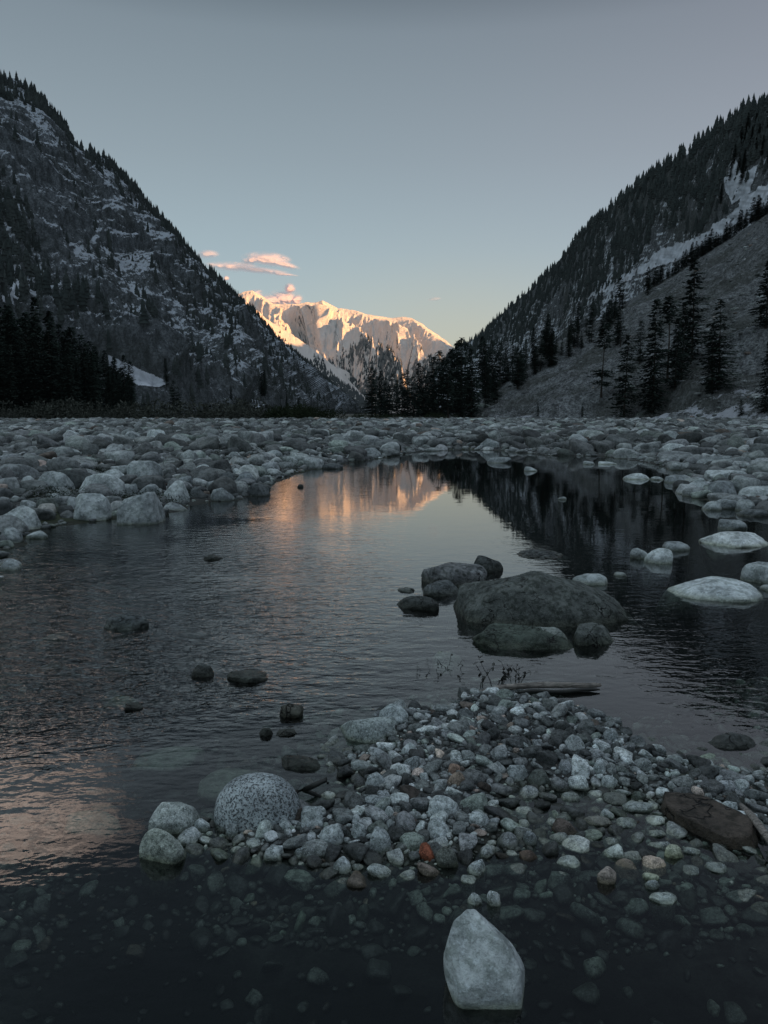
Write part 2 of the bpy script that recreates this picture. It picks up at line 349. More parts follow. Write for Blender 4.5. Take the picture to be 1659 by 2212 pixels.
R = [
(Z4(1060,1150,640,690),'left lump of the paired white rocks in the right water',PALE,31),
(Z4(1120,1245,645,712),'right lump of the paired white rocks in the right water',PALE,32),
(Z4(1205,1322,612,656),'small pointed grey rock just left of the large low white rock',GREY,33),
(Z4(1370,1700,575,642),'large low white rock with its mirror image near the right edge',(.78,.84,.86),34),
(Z4(1228,1628,780,878),'large speckled white slab rock lying in the water at lower right',(.70,.77,.80),35),
(Z4(1550,1750,705,800),'pale rock cut by the right edge of the picture beyond the slab rock',MID,36),
(Z4(1625,1720,800,832),'small pale stone at the right edge beside the slab rock',MID,37),
(Z4(1430,1567,517,565),'domed grey rock standing behind the large low white rock',GREY,38),
(Z4(1372,1452,437,480),'small round grey rock in front of the blocky boulder on the right',MID,39),
(Z4(1425,1542,428,475),'low twin stone right of the small round rock on the right shore',GREY,40),
(Z4(1385,1532,350,420),'big blocky dark grey boulder on the right shore',(.24,.27,.29),41),
(Z4(1293,1402,338,395),'pale round boulder touching the blocky boulder on the right shore',MID,42),
(Z4(1533,1690,372,428),'pale boulder right of the blocky boulder at the picture edge',PALE,43),
(Z4(1030,1152,318,347),'flat white stone floating like an island in the dark far water',PALE,44),
(Z4(1145,1212,333,349),'thin flat stone beside the flat white island stone',MID,45),
(Z4(1210,1322,325,362),'low broken grey rock between flat island stone and right shore',GREY,46),
(Z4(1350,1512,240,282),'long low grey boulder behind the far right water edge',GREY,47),
(Z4(1385,1592,303,345),'long pale boulder lying aslant on the right shore',PALE,48),
(Z4(1520,1645,472,507),'dark low stone in shallow water at the right edge',DK,49),
(Z4(600,662,290,311),'small pale stone alone in the far dark water',MID,50),
(Z4(440,552,248,276),'flat grey boulder at the far water edge left of the small pale stone',GREY,51),
(Z4(860,912,266,282),'first flat stone in the far right water',MID,52),
(Z4(925,1006,268,282),'second flatter stone right of the first flat stone in far water',MID,53),
(Z4(750,789,420,434),'lone thin stone in the middle of the dark right water',MID,54),
(Z4(1145,1196,210,237),'dark squarish boulder beside the pale one on the right field',DK,55),
(Z4(1195,1308,188,226),'large smooth pale boulder on the right boulder field',PALE,56),
(Z4(410,496,168,212),'large blocky grey boulder at the far edge of the pool',GREY,57),
(Z4(830,932,132,172),'rounded grey boulder midway along the right boulder field',MID,58),
(Z4(1190,1272,135,180),'tall rounded boulder on the right boulder field',MID,59),
(Z4(1075,1157,128,160),'pale flat topped boulder left of the tall rounded boulder',PALE,60),
(Z3(0,200,457,560),'large pale oval boulder at the left edge of the water',PALE,101),
(Z3(312,492,402,527),'stout round grey boulder on the left bank',MID,102),
(Z3(525,714,395,542),'large angular boulder with dark wet foot at the left waterline',MID,103),
(Z3(340,536,317,422),'big pale lumpy boulder behind the stout round one on the left bank',PALE,104),
(Z3(170,316,308,397),'pale angular boulder left of the big lumpy one',MID,105),
(Z3(88,166,330,386),'small pale cube-like boulder on the left bank',PALE,106),
(Z3(555,706,262,346),'rounded boulder above the angular one on the left bank',MID,107),
(Z3(435,553,300,352),'flat pale boulder behind the big lumpy one',PALE,108),
(Z3(698,824,350,447),'split-faced pale boulder right of the angular waterline boulder',PALE,109),
(Z3(905,1012,380,440),'grey wedge boulder at the water near the golden reflection',GREY,110),
(Z3(930,1016,312,371),'dark upright boulder near the inner end of the left bank',DK,111),
(Z3(1015,1111,312,366),'dark round boulder beside the upright one on the left bank',(.2,.23,.25),112),
(Z3(1050,1111,280,322),'pale round boulder resting behind the dark round one',MID,113),
(Z3(1065,1173,358,419),'dark wet boulder at the tip of the left bank',DK,114),
(Z3(1105,1172,332,366),'small dark flat boulder above the wet one at the bank tip',DK,115),
(Z3(585,692,365,426),'grey sloping boulder just above the angular waterline boulder',GREY,116),
(Z3(0,93,553,622),'pale rock at the left picture edge below the oval boulder',MID,117),
(Z3(108,218,565,603),'low pale rock in the water right of the edge rock',MID,118),
(Z3(0,81,690,742),'smooth half sunk rock alone at the left picture edge',MID,119),
(Z3(163,242,450,493),'low brownish rock right of the oval boulder',(.38,.38,.37),120),
(Z3(80,166,433,471),'flat rock behind the oval boulder',MID,121),
(Z3(290,347,420,476),'narrow rock hidden behind the stout round boulder',GREY,122),
(Z3(700,809,445,481),'long low rock lying at the water under the split-faced boulder',GREY,123),
(Z3(815,886,375,421),'dark slab tilted on the left bank',DK,124),
(Z3(525,591,365,416),'grey stone between lumpy and sloping boulders',GREY,125),
(Z3(0,71,290,351),'brown-grey rock at the left picture edge on the bank',(.2,.21,.22),126),
(Z3(270,356,130,182),'brightest pale boulder on the far left boulder field',(.68,.76,.79),127),
(Z3(628,723,130,190),'tall pale boulder on the far left boulder field',PALE,128),
(Z3(520,611,135,181),'rounded pale boulder left of the tall one on the far left field',MID,129),
(Z3(425,501,145,176),'low pale boulder on the far left field',PALE,130),
(Z3(195,271,120,161),'grey boulder beside the brightest boulder of the far left field',MID,131),
(Z3(840,919,280,316),'pale flat stone in the dark grass of the left bank',PALE,132),
(Z3(1132,1222,218,251),'flat pale boulder above the golden reflection',MID,133),
(Z3(985,1041,225,253),'pale stone in grass above the bank tip',MID,134),
(Z3(1560,1652,208,249),'rounded grey boulder at the far water edge left of centre',GREY,135),
(Z3(220,281,405,441),'low speckled stone left of the stout round boulder',MID,136),
(Z3(885,1016,350,392),'sloping grey slab behind the grey wedge boulder',GREY,137),
(Z3(760,832,330,371),'small dark boulder behind the split-faced one',GREY,138),
(Z3(1390,1482,275,301),'dark flat rock at the head of the golden reflection',DK,139),
(Z3(1285,1313,366,381),'tiny dark rock within the golden reflection',VDK,140),
]
for box, lab, col, sd in R:
    w = box[1]-box[0]; hh_ = box[3]-box[2]
    place_rock('boulder', 'boulder', box, lab, (lambda f: tuple(c_*f for c_ in col))(random.uniform(.85, 1.1)), M_bld_o, sd, 5 if w > 70 else 4, random.choice([6, 8, 10]), random.uniform(.7, .95), rough=.07, yaw=random.uniform(-.4, .4))
R = [
(Z3(880,960,665,696),'dark lone rock in the rippled water left of centre',VDK,201),
(Z3(447,640,912,1003),'dark grey rock with flat top in the left rippled water',(.12,.14,.15),202),
(Z3(830,932,1130,1202),'dark pointed rock breaking the ripples below centre left',VDK,203),
(Z3(980,1160,1165,1226),'long black wet rock washed by ripples below centre',VDK,204),
(Z5(540,622,108,150),'small dark rock awash in the lower left water',VDK,205),
(Z5(1200,1311,102,183),'dark brown round rock standing off the gravel bar',(.13,.13,.12),206),
(Z5(1120,1181,212,262),'small upright black stone in water off the gravel bar',VDK,207),
(Z5(1190,1281,222,262),'low black stone between upright stone and gravel bar',VDK,208),
(Z5(1212,1392,345,410),'flat black slab stone in water above the speckled oval stone',(.06,.07,.07),209),
(Z6(1385,1610,250,318),'dark flat rock lying in calm water at lower right',(.10,.11,.12),210),
]
for box, lab, col, sd in R:
    place_rock('rock', 'rock', (box[0], box[1], box[2]+.18*(box[3]-box[2]), box[3]), lab, col, M_dark, sd, 5, 4.5, .8, rough=.10, chips=20)
for (u, v, w_, d_, lab) in [(362,1648,.15,.12,'pale drowned stone seen through rippled water left of the bar'),(262,1530,.10,.08,'small drowned stone in the lower left water'),(205,1790,.10,.07,'pale drowned stone inside the pink reflection'),(520,1700,.16,.10,'flat drowned slab left of the speckled oval stone')]:
    p = gp(u, v, -.05); V, Fc = rock_verts(int(u), 4, 10, rough=.07)
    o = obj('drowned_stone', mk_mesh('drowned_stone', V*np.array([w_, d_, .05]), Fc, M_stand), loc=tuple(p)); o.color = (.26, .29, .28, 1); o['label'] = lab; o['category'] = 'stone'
# gravel bar stones
place_rock('stone', 'stone', Z5(928, 1300, 427, 668), 'large smooth oval stone with black and white speckles on the gravel bar', (.44, .50, .53), M_speck, 301, 6, 2.2, .75, [(1,0,0,1),(-1,0,0,1),(0,1,0,1),(0,-1,0,1),(0,0,1,1),(0,0,-1,1)], rough=.01, chips=0)
place_rock('stone', 'stone', Z5(650, 862, 555, 685), 'pale flat-topped stone left of the speckled oval stone', (.50, .55, .54), M_peb_o, 302, 5, 11, .7, rough=.05)
place_rock('stone', 'stone', Z5(605, 808, 668, 815), 'greenish pale angular stone below the flat-topped one', (.42, .47, .43), M_peb_o, 309, 5, 16, .7, rough=.04)
place_rock('stone', 'stone', Z5(1455, 1720, 170, 292), 'big pale cracked stone at the left top of the gravel bar', (.44, .50, .50), M_peb_o, 304, 5, 12, .7, rough=.05, crack=.03)
place_rock('stone', 'stone', Z6(-25, 116, 125, 212), 'pale smooth stone behind the big cracked stone on the bar', (.46, .52, .54), M_peb_o, 305, 5, 9, .7)
SLABP = [(0,0,1,.22),(1,.1,.1,1.1),(-1,0,.1,1.0),(0,-1,.2,.95),(0,1,.1,.95),(.75,.66,.1,.72),(-.75,-.66,.1,.70),(0,0,-1,.35),(-.3,-.95,0,.95),(.95,-.3,.1,.98)]
place_rock('slab_stone', 'stone', Z6(1232, 1562, 520, 752), 'flat dark reddish-brown slab lying on the right part of the gravel bar', (.105, .085, .075), M_dark, 306, 6, 20, 2.2, SLABP, rough=.06)
STANDP = [(-1,0,.06,.82),(.72,0,.69,.68),(.05,-.72,.69,.72),(-.1,.9,.3,.6),(.80,-.05,-.60,.56),(-.8,-.1,-.6,.56),(0,-.85,-.5,.55),(-.55,-.6,.5,.82),(0,0,1,1.0),(0,0,-1,1.0)]
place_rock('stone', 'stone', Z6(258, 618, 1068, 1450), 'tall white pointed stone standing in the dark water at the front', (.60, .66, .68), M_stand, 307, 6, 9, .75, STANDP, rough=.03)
R = [
(Z5(835,913,618,676),'white stone touching the speckled oval stone on its left',PALE,401),
(Z5(975,1030,625,700),'narrow mottled stone in front of the speckled oval stone',MID,402),
(Z5(1297,1402,568,662),'grey triangular stone right of the speckled oval stone',MID,403),
(Z5(1205,1272,618,667),'round grey pebble at the foot of the speckled oval stone',MID,404),
(Z5(1370,1492,645,742),'large bluish grey stone on the front of the gravel bar',MID,405),
(Z5(1510,1584,643,709),'white rounded stone right of the bluish grey one',PALE,406),
(Z5(1590,1690,665,772),'tall mottled pale stone at the front of the bar',MID,407),
(Z5(1440,1527,785,858),'pointed white stone at the front waterline',PALE,408),
(Z5(1585,1690,815,872),'white flat stone at the front waterline',PALE,409),
(Z5(1135,1227,742,802),'pale wedge stone left on the front waterline',MID,410),
(Z5(1055,1140,702,746),'pale flat sliver stone below the speckled oval stone',MID,411),
(Z5(1270,1325,743,790),'small bluish stone near the front waterline',MID,412),
(Z6(150,222,727,805),'bright brick-red stone on the front of the gravel bar',(.36,.12,.07),413),
(Z6(185,332,513,617),'smooth pale blue oval stone in the middle of the bar',PALE,414),
(Z6(325,462,508,592),'greenish grey broad stone right of the pale blue oval',GRN,415),
(Z6(355,457,588,652),'pale blocky stone below the greenish broad one',PALE,416),
(Z6(188,292,625,717),'round speckled grey stone above the brick-red one',MID,417),
(Z6(65,176,680,758),'mossy pale round stone left of the brick-red one',GRN,418),
(Z6(222,320,748,832),'dark mottled stone at lower right of the brick-red one',(.2,.22,.2),419),
(Z6(358,440,803,864),'grey-white stone near the front edge of the bar',MID,420),
(Z6(330,402,862,900),'bluish white flat stone at the front edge of the bar',PALE,421),
(Z6(360,424,945,994),'pale pebble in water above the tall pointed stone',PALE,422),
(Z6(445,504,928,997),'small bright white triangular stone above the tall pointed one',(.8,.86,.88),423),
(Z6(803,893,350,442),'brightest white stone on the upper gravel bar',(.74,.8,.82),424),
(Z6(893,960,365,427),'white stone right beside the brightest one on the bar',PALE,425),
(Z6(932,1016,428,494),'pale triangular stone below the brightest white one',PALE,426),
(Z6(530,624,385,457),'round dark mottled stone centre of the upper bar',GREY,427),
(Z6(1170,1247,483,527),'pale blue stone left above the brown slab',PALE,428),
(Z6(1205,1292,738,792),'yellowish pale stone below the brown slab',(.54,.58,.46),429),
(Z6(745,857,780,830),'bluish white stone half in water on the right of the bar',PALE,430),
(Z6(918,1002,827,902),'pinkish pear-shaped stone in the shallow water',(.46,.40,.36),431),
(Z6(1115,1188,848,887),'pale green-white stone in the right shallows',(.56,.62,.54),432),
(Z6(1145,1272,942,992),'low white stone farthest out in the right shallows',PALE,433),
(Z6(862,992,612,652),'flat brown-grey stone across the shallow pool of the bar',(.28,.28,.27),434),
(Z6(850,947,668,710),'flat greenish stone below the brown-grey one',GRN,435),
(Z6(1510,1582,448,502),'pale squarish stone near the right edge above the slab',PALE,436),
(Z6(940,1010,225,281),'smooth round grey stone at the upper right of the bar',MID,437),
(Z6(1030,1166,555,592),'long wet pale stone in the shallow pool of the bar',MID,438),
(Z6(275,330,378,427),'small pinkish brown stone on the upper left of the bar',(.34,.24,.19),439),
(Z6(262,350,420,476),'brown banded stone below the pinkish one',(.26,.21,.17),440),
(Z6(1445,1525,545,615),'pale blue stone at the upper right corner of the brown slab',PALE,441),
(Z6(1125,1190,880,925),'round pale stone below the green-white one in the shallows',MID,442),
(Z6(0,45,565,610),'white flat stone at the left of the pale blue oval',PALE,443),
(Z5(1575,1660,520,560),'slate blue flat stone on the left part of the bar',MID,444),
(Z5(1570,1665,418,492),'pale slab stone near the water right of the black slab',MID,445),
(Z6(75,155,290,340),'round pale stone at the upper left of the bar',PALE,446),
(Z6(75,155,350,410),'speckled grey stone below the round pale one',GREY,447),
(Z6(930,992,578,618),'small blue oval stone above the flat brown-grey one',MID,448),
(Z6(1000,1095,615,660),'slanting pale grey stone in the shallow pool',MID,449),
(Z6(580,662,755,800),'red-brown mottled stone in the front centre of the bar',(.17,.12,.10),450),
(Z6(1290,1370,740,775),'pale pebble right of the yellowish one',MID,451),
(Z6(600,665,670,735),'grey lumpy stone in the centre front of the bar',GREY,452),
(Z6(1285,1365,825,865),'mottled flat stone in the right shallows',GREY,453),
(Z6(1390,1490,808,855),'pale worn stone in the far right shallows',GREY,454),
]
for box, lab, col, sd in R:
    place_rock('pebble', 'stone', box, lab, col, M_peb_o, sd, 4, random.choice([6, 8, 11]), random.uniform(.7, .95), rough=.06, yaw=random.uniform(-.5, .5))

# ------------------------------------------------------------------ scattered stones
class Darts:
    def __init__(s, cell): s.c = cell; s.g = {}
    def ok(s, x, y, r, rmax, k):
        n = int(math.ceil((r+rmax)/s.c)); ix, iy = int(math.floor(x/s.c)), int(math.floor(y/s.c))
        for a in range(ix-n, ix+n+1):
            for b in range(iy-n, iy+n+1):
                for (X, Y, RR_) in s.g.get((a, b), ()):
                    if (X-x)**2+(Y-y)**2 < ((r+RR_)*k)**2: return False
        return True
    def add(s, x, y, r): s.g.setdefault((int(math.floor(x/s.c)), int(math.floor(y/s.c))), []).append((x, y, r))
def rot_mats(n, tilt):
    a = rng.uniform(0, 2*np.pi, n); b = rng.normal(0, tilt, n); c = rng.normal(0, tilt, n)
    ca, sa, cb, sb, cc, sc_ = np.cos(a), np.sin(a), np.cos(b), np.sin(b), np.cos(c), np.sin(c)
    Rz = np.zeros((n, 3, 3)); Rz[:, 0, 0] = ca; Rz[:, 0, 1] = -sa; Rz[:, 1, 0] = sa; Rz[:, 1, 1] = ca; Rz[:, 2, 2] = 1
    Rx = np.zeros((n, 3, 3)); Rx[:, 0, 0] = 1; Rx[:, 1, 1] = cb; Rx[:, 1, 2] = -sb; Rx[:, 2, 1] = sb; Rx[:, 2, 2] = cb
    Ry = np.zeros((n, 3, 3)); Ry[:, 1, 1] = 1; Ry[:, 0, 0] = cc; Ry[:, 0, 2] = sc_; Ry[:, 2, 0] = -sc_; Ry[:, 2, 2] = cc
    return Rz@Rx@Ry, a, b, c
def merged(name, pts, rad_, cols, protos, mat, tilt, flat, zoff, **props):
    n = len(pts); Rm, _, _, _ = rot_mats(n, tilt)
    sc = np.stack([rad_*rng.uniform(.85, 1.25, n), rad_*rng.uniform(.7, 1.0, n), rad_*rng.uniform(flat[0], flat[1], n)], 1)
    pid = rng.integers(0, len(protos), n); Vs, Fs, Ts = [], [], []; off = 0
    z = zg(pts[:, 0], pts[:, 1])+zoff*sc[:, 2]
    for k, (pv, pf) in enumerate(protos):
        m = np.where(pid == k)[0]
        if not len(m): continue
        V = (pv[None]*sc[m][:, None, :])@np.transpose(Rm[m], (0, 2, 1))
        V[:, :, 0] += pts[m, 0][:, None]; V[:, :, 1] += pts[m, 1][:, None]; V[:, :, 2] += z[m][:, None]
        Fs.append((pf[None]+(np.arange(len(m))*len(pv))[:, None, None]+off).reshape(-1, 3)); off += len(m)*len(pv)
        Vs.append(V.reshape(-1, 3)); Ts.append(np.repeat(cols[m], len(pv), 0))
    me = mk_mesh(name, np.concatenate(Vs), np.concatenate(Fs), mat, tint=np.concatenate(Ts))
    return obj(name, me, **props)
def stone_cols(n, lo, hi, warm=.05):
    g = np.exp(rng.uniform(math.log(lo), math.log(hi), n)); c = np.stack([g*.92, g, g*1.03], 1)
    c *= 1+rng.normal(0, .010, (n, 3))
    k = rng.random(n); c[k < warm] *= [1.15, .88, .76]; c[(k > .93)] *= [.93, 1.0, .92]
    return np.clip(c, .02, .8)
rings_ = [rock_verts(900+k, 3, [6, 9, 13, 18][k % 4], 9, rough=.10) for k in range(12)]
low_ = [rock_verts(950+k, 2, [6, 9, 14][k % 3], 8, rough=.09) for k in range(8)]
mid_ = [rock_verts(970+k, 4, [7, 10, 16][k % 3], 10, rough=.10) for k in range(10)]
in_frame = lambda x, y, z=0: (lambda d: (CX+F*x/d, CY-F*((z-H)*CP+y*SP)/d))(y*CP-(z-H)*SP)

def individuals(name, cat, pts, rad_, cols, protos, mat, tilt, flat, zoff, labf):
    meshes = [mk_mesh(name, pv, pf, mat) for pv, pf in protos]
    n = len(pts); z = zg(pts[:, 0], pts[:, 1])
    src = None
    for k in range(n):
        lab, grp = labf(pts[k], rad_[k], cols[k])
        r = rad_[k]; s = (r*random.uniform(.85, 1.25), r*random.uniform(.7, 1.0), r*random.uniform(*flat))
        if src is None: o = src = obj(name, meshes[0])
        else: o = src.copy(); o.data = meshes[k % len(meshes)]; COL.objects.link(o)
        o.location = (pts[k, 0], pts[k, 1], z[k]+zoff*s[2]); o.scale = s
        o.rotation_euler = (random.gauss(0, tilt), random.gauss(0, tilt), random.uniform(0, 6.28))
        o.color = (*cols[k], 1); o['label'] = lab; o['category'] = cat; o['group'] = grp

# boulders
D_ = Darts(.5); BP = []
for (x, y, r) in occ:
    if y > 4.5: D_.add(x, y, r*.85)
def zone(n, r0, r1, med, sig, rmin, rmax, k, azl=-31, azr=31):
    a = np.radians(rng.uniform(azl, azr, n)); rr = np.sqrt(rng.uniform(r0*r0, r1*r1, n))
    x, y = rr*np.sin(a), rr*np.cos(a)
    s = pond_sd(x, y); keep = s < -.05
    x, y, s = x[keep], y[keep], s[keep]
    R_ = np.clip(np.exp(rng.normal(math.log(med), sig, len(x))), rmin, rmax)
    od = np.argsort(-R_); x, y, R_ = x[od], y[od], R_[od]
    for i in range(len(x)):
        if D_.ok(x[i], y[i], R_[i], rmax if R_[i] > rmax*.4 else rmax*.8, k): D_.add(x[i], y[i], R_[i]); BP.append((x[i], y[i], R_[i]))
zone(24000, 5, 24, .045, .75, .022, .30, .84, -38, 38)
zone(52000, 24, 58, .064, .80, .036, .45, .84)
zone(60000, 58, 135, .098, .74, .070, .58, .84)
BP = np.array(BP)
dist = np.hypot(BP[:, 0], BP[:, 1]); px_ = BP[:, 2]/dist
uu, vv = in_frame(BP[:, 0], BP[:, 1], .3)
vis = (uu > -10) & (uu < 1670)
od = np.argsort(-(px_*vis)); nb = 225
ind = od[:nb]; rest = od[nb:]
bc = stone_cols(len(BP), .10, .56, .02)
dark = fbm(np.stack([BP[:, 0]*.12, BP[:, 1]*.12, np.zeros(len(BP))], 1), 3)
bc *= (1-.35*sstep(-.1, .5, dark))[:, None]
def blab(p, r, c_):
    b = c_[1]; tone = 'pale' if b > .42 else ('mid grey' if b > .28 else 'dark grey')
    d = math.hypot(p[0], p[1])
    if d < 24: pl = 'left bank of the pool' if p[0] < 0 else 'right shore of the pool'
    elif d < 58: pl = 'boulder field left of the far water' if p[0] < 0 else 'boulder field right of the far water'
    else: pl = 'distant boulder field on the left' if p[0] < 0 else 'distant boulder field on the right'
    return f'{tone} rounded boulder among the many of the {pl}', f'{tone} boulders of the {pl}'
individuals('river_boulder', 'boulder', BP[ind], BP[ind, 2], bc[ind], mid_, M_bld_o, .2, (.5, .85), .22, blab)
nearm = rest[dist[rest] < 26]; farm = rest[dist[rest] >= 26]
merged('small_boulders', BP[nearm], BP[nearm, 2], bc[nearm], rings_, M_bld_a, .25, (.45, .8), .2, kind='stuff', label='smaller grey stones filling the banks of the pool', category='stones')
merged('boulder_field', BP[farm], BP[farm, 2], bc[farm], low_, M_bld_a, .25, (.3, .7), .15, kind='stuff', label='countless grey boulders covering the far river plain', category='stones')

# pebbles of the gravel bar and the bed
D_ = Darts(.06); PB = []
for (x, y, r) in occ:
    if y < 6.5: D_.add(x, y, r*.8)
def pz(n, box, med, sig, rmin, rmax, k, dens):
    u = rng.uniform(box[0], box[1], n); v = rng.uniform(box[2], box[3], n)
    P_ = np.array([gp(a, b_)[:2] for a, b_ in zip(u, v)]); Y = P_[:, 1]
    # thin out so the density is even on the ground
    keep = rng.random(n) < (Y/Y.max())**1.5*1.6
    P_ = P_[keep]; z = zg(P_[:, 0], P_[:, 1]); keep = rng.random(len(z)) < dens(P_[:, 0], P_[:, 1], z); P_ = P_[keep]
    R_ = np.clip(np.exp(rng.normal(math.log(med), sig, len(P_))), rmin, rmax)
    od = np.argsort(-R_)
    for i in od:
        x, y = P_[i]
        if D_.ok(x, y, R_[i], rmax if R_[i] > rmax*.45 else rmax*.7, k): D_.add(x, y, R_[i]); PB.append((x, y, R_[i]))
pz(130000, (-60, 1760, 1440, 1990),   .0092, .55, .005, .040, .80, lambda x, y, z: sstep(-.14, -.02, z)*np.where(z > -.03, 1, .8))
pz(9000, (-60, 1760, 1480, 2400), .015, .45, .008, .038, .85, lambda x, y, z: .22*sstep(-.40, -.06, z))
pz(2500, (-100, 1000, 1200, 1700), .045, .6, .02, .12, .9, lambda x, y, z: np.full(len(z), .5))
PB = np.array(PB); dist = np.sqrt(PB[:, 0]**2+PB[:, 1]**2+H*H); zz_ = zg(PB[:, 0], PB[:, 1])
uu, vv = in_frame(PB[:, 0], PB[:, 1], 0)
score = PB[:, 2]/dist*((uu > 0) & (uu < 1659) & (vv < 2200))*np.where(zz_ > -.05, 1, .35)
od = np.argsort(-score); npb = 240; ind = od[:npb]; rest = od[npb:]
pc = stone_cols(len(PB), .07, .78, .05)*np.where(rng.random(len(PB)) < .07, 1.35, 1)[:, None]
def plab(p, r, c_):
    b = c_[1]; tone = 'pale' if b > .36 else ('mid grey' if b > .2 else 'dark'); 
    if c_[0] > c_[2]*1.3: tone = 'brownish'
    u, v = in_frame(p[0], p[1])
    pl = 'upper part of the gravel bar' if v < 1690 else ('left front of the gravel bar' if u < 1080 else 'right shallows of the gravel bar')
    if v > 1890: pl = 'drowned front edge of the gravel bar'
    if u < 620 and v < 1780: pl = 'river bed left of the gravel bar'
    return f'{tone} pebble among the many on the {pl}', f'{tone} pebbles on the {pl}'
individuals('pebble', 'pebble', PB[ind], PB[ind, 2]*1.05, pc[ind], mid_, M_peb_o, .35, (.38, .75), .2, plab)
big = rest[PB[rest, 2] > .017]; sm = rest[PB[rest, 2] <= .017]
o_ = merged('gravel', PB[big], PB[big, 2], pc[big], rings_, M_peb_a, .4, (.32, .7), .2, kind='stuff', label='coarse wet gravel of the bar in the foreground', category='gravel')
merged('fine_gravel', PB[sm], PB[sm, 2], pc[sm], low_, M_peb_a, .4, (.35, .75), .2, kind='stuff', label='fine gravel between the pebbles of the bar', category='gravel')
print('stones', len(BP), len(PB))
# low gravel mound in the pool behind the rock cluster
g0 = gp(1170, 1202); n = 420
a = rng.uniform(0, 6.28, n); q = np.sqrt(rng.random(n))
mp = np.stack([g0[0]+.27*q*np.cos(a), g0[1]+.1+.34*q*np.sin(a), .02-.05*q*q], 1)
mv = []; mf = []; mt = []; off = 0; mcol = stone_cols(n, .05, .16)
for k in range(n):
    pv, pf = low_[k % 8]; r = random.uniform(.012, .028); V = pv*np.array([r*1.2, r, r*.7])+mp[k]; mv.append(V); mf.append(pf+off); off += len(V); mt.append(np.repeat(mcol[k:k+1], len(V), 0))
obj('gravel_mound', mk_mesh('gravel_mound', np.concatenate(mv), np.concatenate(mf), M_peb_a, tint=np.concatenate(mt)), kind='stuff', label='dark gravel heap breaking the water behind the rock cluster', category='gravel')
# ------------------------------------------------------------------ mountains
def haze(t, sh, amt):  # aerial haze imitated by a faint bluish glow added to the surface
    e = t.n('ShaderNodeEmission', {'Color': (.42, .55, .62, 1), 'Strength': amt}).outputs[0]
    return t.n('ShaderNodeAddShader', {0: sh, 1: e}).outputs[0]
def mountain_mat(name,  rock_a, rock_b, sc, snow_amt, snow_sc, hz, veg=(.05, .06, .045), vegamt=.5, steep=.62, stretch=2.5, patchy=.5, snowc=(.56, .59, .65)):
    t = NT(name); P = t.pos(); N = t.sep(t.n('ShaderNodeNewGeometry').outputs['Normal'])[2]
    Pv = t.map(P, (1, 1, 1/stretch))
    big = t.noise(P, sc*.35, 4, .55); med = t.noise(Pv, sc*4, 8, .68); fine = t.noise(P, sc*14, 8, .75)
    c = t.mix(t.rng(med, .36, .64), rock_a, rock_b)
    c = t.mix(t.rng(fine, .40, .62, .0, .7), c, (.012, .014, .018))
    c = t.mix(t.math('MULTIPLY', t.rng(big, .45, .6), vegamt), c, t.mix(fine, tuple(.4*x for x in veg), veg))
    sn = t.noise(t.map(P, (1, 1, .55), (.3, .5, .2)), snow_sc, 10, .74)
    sn2 = t.noise(P, snow_sc*.10, 3, .5)
    nz = t.math('MULTIPLY', t.math('SUBTRACT', N, steep), .42)
    m = t.math('ADD', sn, t.math('ADD', nz, t.math('MULTIPLY', t.math('SUBTRACT', sn2, .5), patchy)))
    ta = t.n('ShaderNodeAttribute', attribute_name='snow').outputs['Fac']
    m = t.math('ADD', m, ta)
    m = t.rng(m, .62-snow_amt, .68-snow_amt)
    c = t.mix(m, c, snowc)
    nm = t.bump(t.math('ADD', med, t.math('MULTIPLY', fine, .35)), 1.2/sc*.25, .9)
    b = t.n('ShaderNodeBsdfDiffuse', {'Color': c, 'Roughness': .8, 'Normal': nm}).outputs[0]
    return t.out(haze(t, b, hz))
def interp_line(L, s):
    L = np.array(L, float); u = (L[:, 0]-L[0, 0])/(L[-1, 0]-L[0, 0])
    return np.stack([np.interp(s, u, L[:, k]) for k in range(3)], 1)
class Sheet: pass
